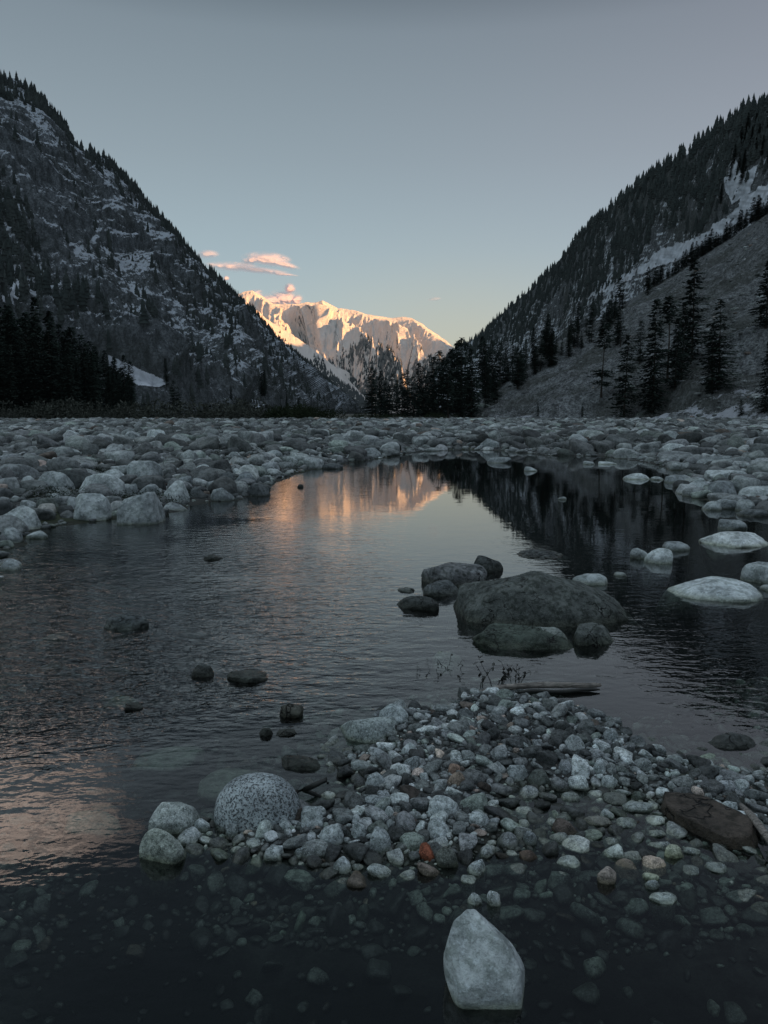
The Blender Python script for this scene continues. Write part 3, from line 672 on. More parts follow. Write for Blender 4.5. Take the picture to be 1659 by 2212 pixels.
def sheet(name, ridge, base, ns, nt, mat, amp, wl, sag=1.2, ridge_env=.12, spur=None, snowf=None, seed=0, stretch=1.0, jag=0, cap=False, label=''):
    s = np.linspace(0, 1, ns); tt = np.linspace(0, 1, nt)
    RP = np.array([at(*q) for q in interp_line(ridge, s)]); BPt = np.array([at(*q) for q in interp_line(base, s)]); BPt[:, 2] = np.minimum(BPt[:, 2], -3)
    S, T = np.meshgrid(s, tt, indexing='ij'); S = S[..., None]; T_ = T[..., None]
    P = BPt[:, None]*(1-T_)+RP[:, None]*T_
    P[..., 2] = BPt[:, None, 2]+(RP[:, None, 2]-BPt[:, None, 2])*(T**sag)
    def normals(P):
        a = np.gradient(P, axis=0); b = np.gradient(P, axis=1); n = np.cross(a, b); n /= np.linalg.norm(n, axis=2)[..., None]+1e-9
        n *= np.sign(n[..., 2:3]); return n
    Nn = normals(P); fl = P.reshape(-1, 3)
    q = fl*np.array([1, 1, 1/stretch])/wl+seed*13.7
    q = q+.5*np.stack([vn(q*.7+5), vn(q*.7+9), vn(q*.7+3)], 1)
    d = .6*fbm(q, 8, .52, ridged=True)+.5*fbm(q*2.3+4, 7, .6)
    env = sstep(0, .12, T)*(ridge_env+(1-ridge_env)*sstep(0, .30, 1-T))
    D2 = (d.reshape(ns, nt)*env*amp)
    if spur is not None: D2 = D2+spur(S[..., 0], T)*env
    P = P+Nn*D2[..., None]
    if jag: P[..., 2] += jag*(fbm(np.stack([S[..., 0].ravel()*60, T.ravel()*0, T.ravel()*0+seed], 1), 6, .6).reshape(ns, nt))*sstep(.75, 1, T)
    if cap:
        q = P.reshape(-1, 3); u, v = in_frame(q[:, 0], q[:, 1], q[:, 2]); R_ = np.array(ridge, float)
        rv = np.interp(u, R_[:, 0], R_[:, 1])+2.2*fbm(np.stack([u*.11, u*0, u*0+seed], 1), 5, .6)+26*(1-T.ravel())
        r_ = (u-CX)/F; up = (CY-rv)/F; el = (-SP+up*CP)/np.hypot(r_, CP+up*SP); zc = H+np.hypot(q[:, 0], q[:, 1])*el
        q[:, 2] = np.minimum(q[:, 2], zc); P = q.reshape(P.shape)
    away = RP-BPt; away[:, 2] = 0; away /= np.linalg.norm(away, axis=1)[:, None]
    k = np.linalg.norm(RP-BPt, axis=1)[:, None]
    b1 = P[:, -1]+away*k*.12-np.array([0, 0, 1])*k*.08; b2 = P[:, -1]+away*k*.6; b2[:, 2] = -5
    PP = np.concatenate([P, b1[:, None], b2[:, None]], 1)
    Fc = grid_faces(ns, nt+2)
    sn = np.zeros((ns, nt+2))
    if snowf is not None: sn[:, :nt] = snowf(S[..., 0], T)
    me = mk_mesh(name, PP.reshape(-1, 3), Fc, mat, extra={'snow': sn.reshape(-1)})
    o = obj(name, me, kind='structure', label=label)
    h = Sheet(); h.P = P; h.ns = ns; h.nt = nt; h.o = o
    st = 3; Q = P[::st, ::st]; h.bvh = BVHTree.FromPolygons([Vector(v) for v in Q.reshape(-1, 3)], grid_faces(*Q.shape[:2]).tolist())
    return h
def hit(h, u, v):
    d = Vector(ray(u, v)).normalized(); r = h.bvh.ray_cast(Vector((0, 0, H)), d)
    return np.array(r[0]) if r[0] is not None else None

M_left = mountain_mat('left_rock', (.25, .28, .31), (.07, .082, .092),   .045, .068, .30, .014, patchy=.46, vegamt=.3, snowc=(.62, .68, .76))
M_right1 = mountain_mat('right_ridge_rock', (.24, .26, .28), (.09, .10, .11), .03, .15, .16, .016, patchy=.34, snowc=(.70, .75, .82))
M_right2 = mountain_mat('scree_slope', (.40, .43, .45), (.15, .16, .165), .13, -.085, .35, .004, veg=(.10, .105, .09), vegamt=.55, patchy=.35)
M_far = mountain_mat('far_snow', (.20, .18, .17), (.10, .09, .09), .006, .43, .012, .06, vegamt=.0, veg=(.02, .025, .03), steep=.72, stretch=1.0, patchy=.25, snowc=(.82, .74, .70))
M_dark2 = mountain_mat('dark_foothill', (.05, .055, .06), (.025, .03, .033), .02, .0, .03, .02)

LR = [(-900,330,700),(-500,160,850),(-200,150,1000),(-60,178,1100),(0,172,1150),(30,176,1160),(80,205,1180),(130,258,1210),(165,306,1240),(230,352,1300),(300,418,1380),(330,455,1420),(400,532,1530),(450,583,1640),(500,632,1780),(560,690,2000),(620,752,2300),(680,800,2700),(730,842,3100),(775,884,3600),(800,900,4000)]
LB = [(-900,915,150),(-300,910,230),(0,905,300),(300,905,380),(480,903,520),(640,902,1000),(740,902,1900),(800,902,3900)]
def lsn(s, t):
    n = fbm(np.stack([s.ravel()*14, t.ravel()*9, s.ravel()*0+3], 1), 3).reshape(s.shape)
    return .05*n+.04*sstep(.3, .7, t)-.08*sstep(.25, .05, t)
left = sheet('left_mountain', LR, LB, 760, 420, M_left, 72, 180, sag=1.35, seed=1, stretch=1.7, snowf=lsn, ridge_env=.15, jag=5, label='steep dark rocky mountain with snow flecks on the left of the valley')
R1R = [(940,800,3000),(985,752,2700),(1040,722,2450),(1100,664,2200),(1170,604,1900),(1250,515,1600),(1300,470,1480),(1350,424,1380),(1420,366,1270),(1480,336,1200),(1550,281,1130),(1600,246,1080),(1659,226,1040),(1800,120,950),(2300,-150,800),(3200,-700,650)]
R1B = [(940,903,2200),(1300,903,1100),(1659,903,650),(2300,903,420),(3200,903,330)]
rt1 = sheet('right_mountain', R1R, R1B, 560, 320, M_right1, 26, 230, sag=1.15, seed=2, stretch=1.6, snowf=lambda s, t: .10*sstep(.15, .45, t)*sstep(1, .55, t), jag=4, label='high forested mountain ridge with snow gullies on the right of the valley')
R2R = [(905,902,480),(985,893,470),(1010,876,460),(1060,838,455),(1130,796,450),(1210,738,450),(1300,688,445),(1400,624,440),(1450,594,440),(1560,522,430),(1659,458,420),(1900,300,400),(2500,0,370),(3600,-500,330)]
R2B = [(905,907,200),(1200,907,150),(1659,907,125),(2500,907,110),(3600,907,100)]
rt2 = sheet('scree_hillside', R2R, R2B, 460, 300, M_right2, 8, 42, sag=1.2, seed=3, stretch=1.0, snowf=lambda s, t: .20*sstep(.18, .06, t)-.06, jag=1.5, label='grey brown scree hillside dotted with conifers at the right')
FR = [(380,760,9500),(450,668,9200),(500,640,9000),(528,630,8900),(545,628,8900),(560,636,8800),(585,650,8600),(605,657,8600),(640,657,8500),(670,652,8400),(697,649,8300),(712,656,8300),(730,666,8300),(760,669,8300),(800,681,8200),(840,684,8200),(870,683,8100),(885,686,8100),(905,696,8000),(925,708,7900),(945,722,7900),(965,737,7800),(985,756,7800),(1030,790,7800),(1120,840,7800)]
FB = [(380,900,6000),(750,900,5000),(1120,900,5200)]
def fspur(s, t):
    w = .9*fbm(np.stack([s.ravel()*3, t.ravel()*2.2, s.ravel()*0+8], 1), 4).reshape(s.shape)
    x = s*7.0+w*.8-(1-t)*1.9
    r = 1-2*np.abs((x % 1)-.5)
    w2 = fbm(np.stack([s.ravel()*22, t.ravel()*6, s.ravel()*0+2], 1), 5, .55, True).reshape(s.shape)
    return 430*(r-.5)+150*w2
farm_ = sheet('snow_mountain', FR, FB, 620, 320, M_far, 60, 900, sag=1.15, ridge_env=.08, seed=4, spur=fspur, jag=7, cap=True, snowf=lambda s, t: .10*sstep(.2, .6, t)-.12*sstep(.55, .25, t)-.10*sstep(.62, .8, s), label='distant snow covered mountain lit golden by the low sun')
SPR = [(400,600,5200),(500,640,5300),(545,662,5400),(580,692,5400),(620,716,5400),(660,742,5300),(700,772,5200),(740,806,5100),(780,850,5000),(820,895,5000)]
SPB = [(400,902,4300),(600,902,4200),(820,902,4300)]
spur_ = sheet('snow_spur', SPR, SPB, 260, 140, M_far, 40, 350, sag=1.1, seed=6, jag=12, snowf=lambda s, t: .12*sstep(.8, .95, t)-.30*sstep(.85, .6, t), label='golden lit snow spur descending below the snow mountain')

def wall(name, pts, label):
    P = np.array(pts, float); n = len(P); m = 30*(n-1)+1
    X = np.stack([np.interp(np.linspace(0, n-1, m), np.arange(n), P[:, k]) for k in range(3)], 1)
    d = np.gradient(X[:, :2], axis=0); nn = np.stack([-d[:, 1], d[:, 0]], 1); nn /= np.linalg.norm(nn, axis=1)[:, None]
    X[:, 2] += 60*fbm(np.stack([np.arange(m)*.2, np.zeros(m), np.zeros(m)], 1), 4)
    rows = []
    for f, hz_ in ((-1.3, 0), (-.5, .55), (0, 1), (.5, .55), (1.3, 0)):
        Q = X.copy(); Q[:, :2] += nn*f*X[:, 2:3]*.8; Q[:, 2] = X[:, 2]*hz_-5; rows.append(Q)
    PP = np.stack(rows, 1)
    obj(name, mk_mesh(name, PP.reshape(-1, 3), grid_faces(m, 5), M_right1, extra={'snow': np.zeros(m*5)}), kind='structure', label=label)
wall('valley_shade_ridge', [(1300,3300,1000),(1900,2200,1200),(2300,900,1600),(2500,-600,1700),(2600,-3000,1700),(2500,-5000,1600)], 'unseen mountain wall added behind and to the right to shade the valley')  # added out of view to keep the low sun off the valley
wall('back_shade_ridge', [(900,4300,520),(1300,3300,1000)], 'hidden ridge added behind the right mountain to cast shade')  # added, hidden from view, to shade the left mountain's far end
wall('foot_shade_ridge', [(2850,3300,1330),(2800,4300,1330),(2900,5400,1300),(3000,6400,1260),(3100,7600,1200)], 'unseen ridge added right of the snow mountain to shade its foot')  # added out of view; its height sets the snow mountain's shadow line

def drape(name, poly, h, label, off, mat, step=1.6, edge=.35, sc=.06):
    poly = np.array(poly, float); x0, y0 = poly.min(0); x1, y1 = poly.max(0)
    us = np.arange(x0, x1, step); vs = np.arange(y0, y1, step)
    idx = {}; V = []
    def inside(u, v):
        c = False
        for k in range(len(poly)):
            a, b = poly[k], poly[(k+1) % len(poly)]
            if (a[1] > v) != (b[1] > v) and u < a[0]+(v-a[1])*(b[0]-a[0])/(b[1]-a[1]): c = not c
        return c
    W = (fbm(np.array([[u*sc, v*sc, 0] for u in us for v in vs]), 4, .6)*14/edge*.35).reshape(len(us), len(vs))
    W2 = (fbm(np.array([[u*sc, v*sc, 7] for u in us for v in vs]), 4, .6)*14/edge*.35).reshape(len(us), len(vs))
    for i, u in enumerate(us):
        for j, v in enumerate(vs):
            if inside(u+W[i, j], v+W2[i, j]):
                p = hit(h, u, v)
                if p is not None:
                    idx[(i, j)] = len(V); d = np.array([0, 0, H])-p; d /= np.linalg.norm(d); V.append(p+d*off*.5+np.array([0, 0, off]))
    Fc = []
    for (i, j), a in idx.items():
        q = [(i, j), (i, j+1), (i+1, j+1), (i+1, j)]
        if all(k in idx for k in q):
            w = [idx[k] for k in q]
            if max(np.linalg.norm(V[w[0]]-V[w[k]]) for k in (1, 2, 3)) < .05*np.linalg.norm(V[w[0]]): Fc.append(w)
    if Fc: obj(name, mk_mesh(name, np.array(V), np.array(Fc), mat), kind='structure', label=label)
t = NT('old_snow'); P = t.pos(); n_ = t.noise(P, .12, 5, .6)
c = t.mix(t.rng(n_, .35, .7), (.55, .59, .65), (.33, .36, .40))
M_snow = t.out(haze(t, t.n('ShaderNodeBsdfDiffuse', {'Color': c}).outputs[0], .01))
drape('snow_field', [(232,770),(262,782),(300,800),(345,820),(368,830),(340,842),(300,838),(262,812),(236,796)], left, 'white snow tongue at the foot of the left mountain', 1.2, M_snow, edge=1.5)
drape('snow_field', [(20,585),(46,580),(50,620),(40,660),(22,650),(30,620)], left, 'small snow patch high above the left forest', 2.5, M_snow, edge=1.2)
drape('snow_field', [(0,640),(30,650),(34,670),(8,665)], left, 'snow patch above the left forest edge', 2.5, M_snow, edge=1.2)
drape('snow_field', [(1672,455),(1640,462),(1560,515),(1470,565),(1380,600),(1300,640),(1268,648),(1300,615),(1390,575),(1420,545),(1500,520),(1560,480),(1590,455),(1600,430),(1640,410),(1672,405)], rt1, 'long snow gully slanting down behind the scree hillside', 3, M_snow, edge=.5, sc=.10)
drape('snow_field', [(1560,400),(1590,340),(1600,380),(1640,360),(1620,420),(1580,450)], rt1, 'small snow patch high on the right mountain', 3, M_snow, edge=.8)

# ------------------------------------------------------------------ conifers
def leaf_mat(name, a, b, hz=0.0, sc=3):
    t = NT(name); P = t.pos(); n_ = t.noise(P, sc, 3, .6)
    oi = t.n('ShaderNodeObjectInfo').outputs['Random']
    c = t.mix(t.rng(n_, .3, .7), a, b); c = t.mix(t.math('MULTIPLY', oi, .4), c, a)
    sh = t.n('ShaderNodeBsdfDiffuse', {'Color': c}).outputs[0]
    return t.out(haze(t, sh, hz) if hz else sh)
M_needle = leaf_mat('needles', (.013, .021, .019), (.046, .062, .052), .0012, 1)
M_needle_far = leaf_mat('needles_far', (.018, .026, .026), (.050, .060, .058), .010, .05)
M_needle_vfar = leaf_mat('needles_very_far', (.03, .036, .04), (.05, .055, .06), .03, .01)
t = NT('bark'); P = t.pos(); n_ = t.noise(t.map(P, (6, 6, 1)), 2, 4, .6)
M_bark = t.out(t.n('ShaderNodeBsdfDiffuse', {'Color': t.mix(n_, (.03, .028, .026), (.09, .08, .07))}).outputs[0])
def conifer(seed, wid, levels, per, start, power, droop, gap, card, bare=None):
    r = random.Random(seed); V = []; Fq = []
    def cardq(p, d, l, w):
        s_ = np.array([-d[1], d[0], 0]); s_ /= np.linalg.norm(s_)+1e-6; s_ = s_+np.array([0, 0, r.uniform(-.5, .5)])
        b = len(V); m = p+d*l*.45
        V.extend([p, m+s_*w, p+d*l, m-s_*w+np.array([0, 0, -w*.6])]); Fq.append([b, b+1, b+2, b+3])
    for k in range(levels):
        f = k/(levels-1); z = start+(1-start)*f
        if bare and any(a < z < b for a, b in bare): continue
        if r.random() < gap and f < .9: continue
        L0 = wid*((1-f)**power)*(.75+.5*r.random())+.012
        if f < .15: L0 *= .6+f*2.6
        for j in range(per):
            a = r.uniform(0, 6.283); L = L0*r.uniform(.55, 1.15); zz = z+r.uniform(-.5, .5)/levels
            d = np.array([math.cos(a), math.sin(a), 0]); n = max(2, int(L/card*2.0))
            for i in range(n):
                q = (i+.6)/n; p = d*L*q*.95+np.array([0, 0, zz-droop*L*q+.10*L*q*q])
                a2 = a+r.choice([-1, 1])*r.uniform(.2, 1.0); d2 = np.array([math.cos(a2), math.sin(a2), r.uniform(-.55, .1)])
                cardq(p, d2, card*r.uniform(.8, 1.5), card*r.uniform(.25, .45))
    for k in range(14):
        a = r.uniform(0, 6.28); cardq(np.array([0, 0, .93+.05*r.random()]), np.array([math.cos(a)*.4, math.sin(a)*.4, 1]), .03, .006)
    return mk_mesh('crown', np.array(V), np.array(Fq), M_needle, smooth=False)
def trunk_mesh(seed, rad_=.011, limbs=0):
    r = random.Random(seed); V = []; Fq = []
    def tube(p0, p1, r0, r1, n=7):
        b = len(V); d = Vector(p1-p0).normalized(); u_ = d.orthogonal().normalized(); w = d.cross(u_)
        for p, rr in ((p0, r0), (p1, r1)):
            for k in range(n):
                a = 6.283*k/n; V.append(p+np.array(u_*math.cos(a)*rr+w*math.sin(a)*rr))
        for k in range(n): Fq.append([b+k, b+(k+1) % n, b+n+(k+1) % n, b+n+k])
    pts = [np.array([r.uniform(-.004, .004)*(k > 0), r.uniform(-.004, .004)*(k > 0), k/6*.98-.02*(k == 0)]) for k in range(7)]
    for k in range(6): tube(pts[k], pts[k+1], rad_*(1-k/6.3)*(1.35 if k == 0 else 1), rad_*(1-(k+1)/6.3))
    for k in range(limbs):
        z = r.uniform(.15, .9); a = r.uniform(0, 6.28); L = .11*(1-z*.7)*r.uniform(.5, 1)
        tube(np.array([0, 0, z]), np.array([math.cos(a)*L, math.sin(a)*L, z-.01]), .0025, .0008, 4)
    return mk_mesh('trunk', np.array(V), np.array(Fq), M_bark)
PROT = {
 'cedar': [(conifer(10+k, .165+.02*k, 44, 8, .07, .75, .22, .10, .030), trunk_mesh(k, .011, 10)) for k in range(4)],
 'spruce': [(conifer(20+k, .125, 54, 9, .04, .7, .35, .05, .026), trunk_mesh(5+k, .010, 6)) for k in range(3)],
 'tiered': [(conifer(30+k, .20, 30, 9, .18, .6, .10, .30, .030), trunk_mesh(9+k, .011, 26)) for k in range(2)],
 'bare': [(conifer(40, .16, 40, 9, .22, .35, .15, .15, .032, bare=[(.40, .72)]), trunk_mesh(12, .013, 14))],
}
OCCT = []
def tree(kind, p, h, label, group, wf=1.0):
    cr, tk = random.choice(PROT[kind]) if kind != 'bare' else PROT[kind][0]
    e = obj('conifer_tree', None, loc=(p[0], p[1], p[2])); e.empty_display_size = .5
    s = h
    e.scale = (s*wf, s*wf, s); e.rotation_euler = (random.gauss(0, .015), random.gauss(0, .015), random.uniform(0, 6.28))
    e['label'] = label; e['category'] = 'tree'; e['group'] = group
    obj('trunk', tk, parent=e); obj('crown', cr, parent=e)
def tree_px(kind, u, vt, vb, where, label, group, wf=1.0):
    if isinstance(where, Sheet):
        p = hit(where, u, vb)
        if p is None: return
    else:
        p = at(u, vb, where); p[2] = zs(p[0], p[1])
        d0 = ray(u, vb)
    h = (vb-vt)/ppm(p)*1.02 if isinstance(where, Sheet) else None
    if h is None:
        q = at(u, vt, where); h = q[2]-p[2]
    tree(kind, p-np.array([0, 0, .02*h]), h, label, group, wf)
# named trees on the scree hillside
S2 = [('bare',1298,705,862,'tree with a long bare trunk between two crown clumps on the scree hillside'),
('cedar',1347,728,905,'broad dark conifer at the foot of the scree hillside'),
('tiered',1340,668,750,'flat-layered conifer above the broad one at the hillside foot'),
('cedar',1382,695,783,'medium conifer between the bare-trunked and the tall straight tree'),
('spruce',1410,653,893,'tall narrow conifer reaching the foot of the scree hillside'),
('bare',1442,645,828,'tall conifer with thin crown left of the tallest one'),
('cedar',1494,566,785,'tallest conifer on the scree hillside'),
('spruce',1472,658,818,'dense conifer close against the tallest one'),
('spruce',1458,690,838,'low dense conifer in front of the tallest one'),
('cedar',1552,653,843,'tall conifer right of the tallest one'),
('spruce',1538,705,850,'dark conifer leaning on the tall one at the right'),
('cedar',1399,578,638,'conifer standing alone on the skyline of the scree hillside'),
('cedar',1287,606,690,'dense conifer at the upper left edge of the scree hillside'),
('cedar',1320,640,700,'bushy conifer right of the dense one on the hillside edge'),
('spruce',1334,663,745,'slender conifer on the upper scree hillside'),
('cedar',1214,660,727,'round topped conifer left on the scree edge'),
('spruce',1250,655,700,'small conifer on the scree edge beside the round topped one'),
('cedar',1234,664,705,'short conifer between two others on the scree edge'),
('cedar',1172,666,750,'conifer where forest meets the scree edge'),
('cedar',1145,676,782,'large conifer at the forest corner of the scree slope'),
('cedar',1128,668,780,'wide dark conifer at the forest corner'),
('spruce',1110,700,785,'dark conifer left of the forest corner'),
('cedar',1090,700,795,'tall dark conifer low on the forest edge'),
('spruce',1070,705,815,'narrow dark conifer low on the forest edge'),
('cedar',1654,565,708,'conifer cut by the right picture edge'),
('spruce',1652,740,890,'dark conifer at the right edge near the hillside foot'),
('spruce',1162,870,900,'tiny conifer at the hillside foot left of centre'),
('spruce',1258,872,900,'tiny bushy conifer at the foot of the scree hillside'),
('cedar',1600,865,900,'short conifer at the foot of the hillside near the right')]
for kd, u, vt, vb, lab in S2:
    tree_px(kd, u, vt, vb, rt2, lab, 'conifers on the scree hillside', 1.25 if kd == 'cedar' else 1.15)
for k in range(46):                         # row along the hillside crest
    u = 1400+270*(k+random.random())/46; vr = np.interp(u, [q[0] for q in R2R], [q[1] for q in R2R])
    hpx = random.uniform(16, 40)*(1.0+.4*(u-1400)/260)
    p = hit(rt2, u, vr+4)
    if p is None: p = at(u, vr+3, 440)
    tree('cedar', p, hpx/ppm(p), 'dark conifer in the row along the crest of the scree hillside', 'conifers along the hillside crest', 1.4)
for k in range(48):                         # trees climbing from the clump along the scree edge
    u = random.uniform(1045, 1345); vb = np.interp(u, [q[0] for q in R2R], [q[1] for q in R2R])+random.uniform(3, 42); hh_ = random.uniform(38, 92)*(1 if u < 1200 else .75)
    tree_px(random.choice(['cedar', 'spruce', 'tiered']), u, vb-hh_, vb, rt2, 'dark conifer among those climbing the left edge of the scree hillside', 'conifers climbing the scree edge', 1.2)
# centre cluster
C = [(803,792,905),(812,800,906),(822,798,907),(833,815,907),(846,806,906),(858,820,905),(868,803,904),(880,797,904),(893,812,903),(905,782,902),(916,790,902),(925,800,901),(936,768,900),(946,756,900),(957,770,900),(968,776,899),(976,750,898),(986,735,898),(997,727,897),(1008,742,896),(1019,750,896),(1030,716,895),(1042,730,893),(1052,745,890),(1063,738,886),(1078,742,880),(1092,752,872),(840,838,908),(875,840,907),(912,838,906),(955,835,905),(995,810,903),(805,845,909),(940,820,905),(1012,800,900)]
for u, vt, vb in C:
    if u > 1020: vb -= 45
    tree_px(random.choice(['cedar', 'cedar', 'spruce', 'tiered']), u, vt, vb, rt2 if u > 1020 else random.uniform(210, 290), 'black conifer in the dense clump at the centre valley mouth', 'conifers in the central clump', 1.25)
# left forest
for k in range(88):
    u = random.uniform(-20, 292); top = np.interp(u, [-20, 20, 60, 110, 150, 200, 235, 262, 292], [660, 655, 640, 628, 680, 720, 748, 768, 815])
    back = random.random(); vt = top+random.uniform(-6, 40)+(1-back)*random.uniform(10, 110)
    tree_px(random.choice(['spruce', 'spruce', 'cedar']), u, vt, 896, 200+60*back, 'dark conifer in the forest at the foot of the left mountain', 'conifers of the left forest', 1.0)
for u, vt, vb, d, lab in [(283,778,893,190,'conifer at the right end of the left forest'),(270,765,893,200,'tall conifer near the right end of the left forest'),(378,822,893,200,'thin bare conifer in front of the terraces'),(386,835,893,200,'small thin conifer beside the thin bare one'),(360,775,832,420,'slim conifer standing above the snow tongue'),(572,800,856,600,'dark slim conifer on the lower left slope'),(566,806,856,605,'dark conifer paired with the slim one'),(618,848,890,500,'small dark conifer right of the slope pair'),(646,852,890,480,'round dark tree at the end of the dirt track'),(500,835,870,480,'small conifer on the low left slope')]:
    p = hit(left, u, vb) if d > 400 else None
    if p is not None: tree('spruce', p, (vb-vt)/ppm(p), lab, 'single conifers below the left mountain', 1.2)
    else: tree_px('tiered' if 'thin' in lab else 'spruce', u, vt, vb, min(d, 300), lab, 'single conifers below the left mountain', 1.1)

# mountain forests
def tiny(seed, tiers=6):
    r = random.Random(seed); V = [np.array([0, 0, 1.0])]; Fc = []
    for k in range(tiers):
        z = .02+.82*k/tiers; R_ = .20*(1-k/tiers)**.8*r.uniform(.75, 1.2)+.03; n = 6; a0 = r.uniform(0, 6)
        b = len(V); V.append(np.array([0, 0, min(1, z+.32)]))
        for j in range(n):
            a = a0+6.283*j/n; rr = R_*r.uniform(.6, 1.25); V.append(np.array([math.cos(a)*rr, math.sin(a)*rr, z+r.uniform(-.04, .04)]))
        for j in range(n): Fc.append([b, b+1+j, b+1+(j+1) % n])
    return np.array(V), np.array(Fc)
TINY = [tiny(k) for k in range(6)]
NIND = {'left_forest': 18, 'right_forest': 30}
def forest(name, h, n, dens, hr, mat, label, wide=1.0, trange=(.02, 1.0)):
    s = rng.random(n*6)*(h.ns-2); tt = rng.uniform(trange[0], trange[1], n*6)*(h.nt-2)
    i, j = s.astype(int), tt.astype(int); fs, ft = (s-i)[:, None], (tt-j)[:, None]; P = h.P
    p = P[i, j]*(1-fs)*(1-ft)+P[i+1, j]*fs*(1-ft)+P[i, j+1]*(1-fs)*ft+P[i+1, j+1]*fs*ft
    # even out the density per picture area
    k = rng.random(len(p)) < dens(s/(h.ns-2), tt/(h.nt-2), p)
    p = p[k][:n]
    u, v = in_frame(p[:, 0], p[:, 1], p[:, 2]); k = (u > -40) & (u < 1700); p = p[k]; m = len(p)
    hh = rng.uniform(hr[0], hr[1], m); w = hh*rng.uniform(.8, 1.15, m)*wide
    sz = hh/np.linalg.norm(p[:, :2], axis=1); od = np.argsort(-sz); ni = NIND.get(name, 0)
    if ni:
        sd_ = 'left' if 'left' in name else 'right'
        for q in od[:ni]:
            tree('spruce', p[q]-np.array([0, 0, .04*hh[q]]), hh[q], f'dark conifer among the many growing on the lower {sd_} mountain slope', f'conifers on the lower {sd_} mountain slope', 1.3)
        od = od[ni:]
    p, hh, w = p[od], hh[od], w[od]; m = len(p); pid = rng.integers(0, 6, m); Vs = []; Fs = []; off = 0
    for a, (V, Fc) in enumerate(TINY):
        q = np.where(pid == a)[0]; ang = rng.uniform(0, 6.28, len(q)); c_, s_ = np.cos(ang), np.sin(ang)
        X = V[None, :, 0]*w[q][:, None]; Y = V[None, :, 1]*w[q][:, None]; Zz = V[None, :, 2]*hh[q][:, None]
        A = np.stack([X*c_[:, None]-Y*s_[:, None]+p[q, 0][:, None], X*s_[:, None]+Y*c_[:, None]+p[q, 1][:, None], Zz+p[q, 2][:, None]-.06*hh[q][:, None]], 2)
        Vs.append(A.reshape(-1, 3)); Fs.append((Fc[None]+(np.arange(len(q))*len(V))[:, None, None]+off).reshape(-1, 3)); off += len(q)*len(V)
    obj(name, mk_mesh(name, np.concatenate(Vs), np.concatenate(Fs), mat, smooth=False), kind='stuff', label=label, category='forest')
def nz(p, sc, o=0): return fbm(p/sc+o, 4, .6)
def ld(s, t, p):
    n = nz(p, 130); n2 = nz(p, 30, 5)
    cliff = sstep(.50, .62, s)*sstep(.80, .7, s)*sstep(.25, .4, t)*sstep(.97, .8, t)
    d = sstep(-.12, .28, n+.35*n2+.28*sstep(.85, .97, t)+.15*sstep(.75, .9, s)+.12*sstep(.45, .3, s))
    return np.clip(d*(1-.85*cliff), .03, 1)*np.clip((1500/np.linalg.norm(p[:, :2], axis=1)), .2, 1)*sstep(.01, .06, t)*np.where(t > .94, 1, .62)*(1-.8*sstep(.45, .6, s)*sstep(.22, .08, t))
forest('left_forest', left, 9500, ld, (6, 17), M_needle_far, 'sparse dark forest scattered over the left mountain', .95)
forest('left_skyline_forest', left, 1100, lambda s, t, p: sstep(-.25, .15, nz(p, 90)), (9, 18), M_needle_far, 'row of conifers along the crest of the left mountain', .85, (.965, 1.0))
def rd(s, t, p):
    n = nz(p, 120, 3)+.4*nz(p, 28, 8)
    u, v = in_frame(p[:, 0], p[:, 1], p[:, 2]); rv = np.interp(u, [q[0] for q in R2R], [q[1] for q in R2R])
    gully = sstep(1250, 1330, u)*sstep(62, 44, (rv-v)+14*n)
    return sstep(-.15+.45*sstep(.95, .45, t), .30+.40*sstep(.95, .45, t), n+.55*sstep(.62, .9, t)+.35*sstep(.4, .15, s))*(1-gully)
forest('right_forest', rt1, 5200, rd, (9, 23), M_needle_far, 'dense dark forest covering the right mountain', .95)
forest('right_skyline_forest', rt1, 900, lambda s, t, p: sstep(-.3, .1, nz(p, 80)), (12, 24), M_needle_far, 'conifers along the crest of the right mountain', .95, (.975, 1.0))
def fd(s, t, p):
    n = nz(p, 500, 2)+.5*nz(p, 140, 6)-.12; return sstep(.0, .3, n+.45*sstep(.45, .15, t)+.25*sstep(.6, .85, s)-.9*sstep(.42, .6, t))
forest('far_forest', farm_, 7000, fd, (20, 36), M_needle_vfar, 'dark forest patches low on the snow mountain', 1.1, (.05, .75))
forest('spur_forest', spur_, 3500, lambda s, t, p: sstep(-.3, .1, nz(p, 200)+.9*sstep(.88, .6, t)-.45), (20, 34), M_needle_vfar, 'forest below the golden snow spur', 1.1, (.1, .97))

# shrubs
def shrub(seed, n=260, tall=1.0):
    r = random.Random(seed); V = []; Fq = []
    for k in range(n):
        a = r.uniform(0, 6.28); q = math.sqrt(r.random()); z = r.random()**.8*(1-.55*q*q)*tall
        lump = 1+.3*math.sin(3*a+seed); p = np.array([math.cos(a)*q*lump, math.sin(a)*q*lump, z]); d = np.array([r.gauss(0, 1), r.gauss(0, 1), r.gauss(.6, .8)]); d /= np.linalg.norm(d)
        s_ = np.cross(d, [r.gauss(0, 1), r.gauss(0, 1), r.gauss(0, 1)]); s_ /= np.linalg.norm(s_); l = r.uniform(.08, .22); b = len(V)
        V.extend([p, p+d*l*.5+s_*l*.22, p+d*l, p+d*l*.5-s_*l*.22]); Fq.append([b, b+1, b+2, b+3])
    return np.array(V), np.array(Fq)
M_shr = [leaf_mat('shrub_grey', (.030, .034, .030), (.105, .115, .10), 0, 1.5), leaf_mat('shrub_green', (.016, .022, .013), (.042, .054, .034), 0, 1.5)]
SH = [[mk_mesh('shrub', *shrub(k, 300), m, smooth=False) for k in range(3)] for m in M_shr]
src = None
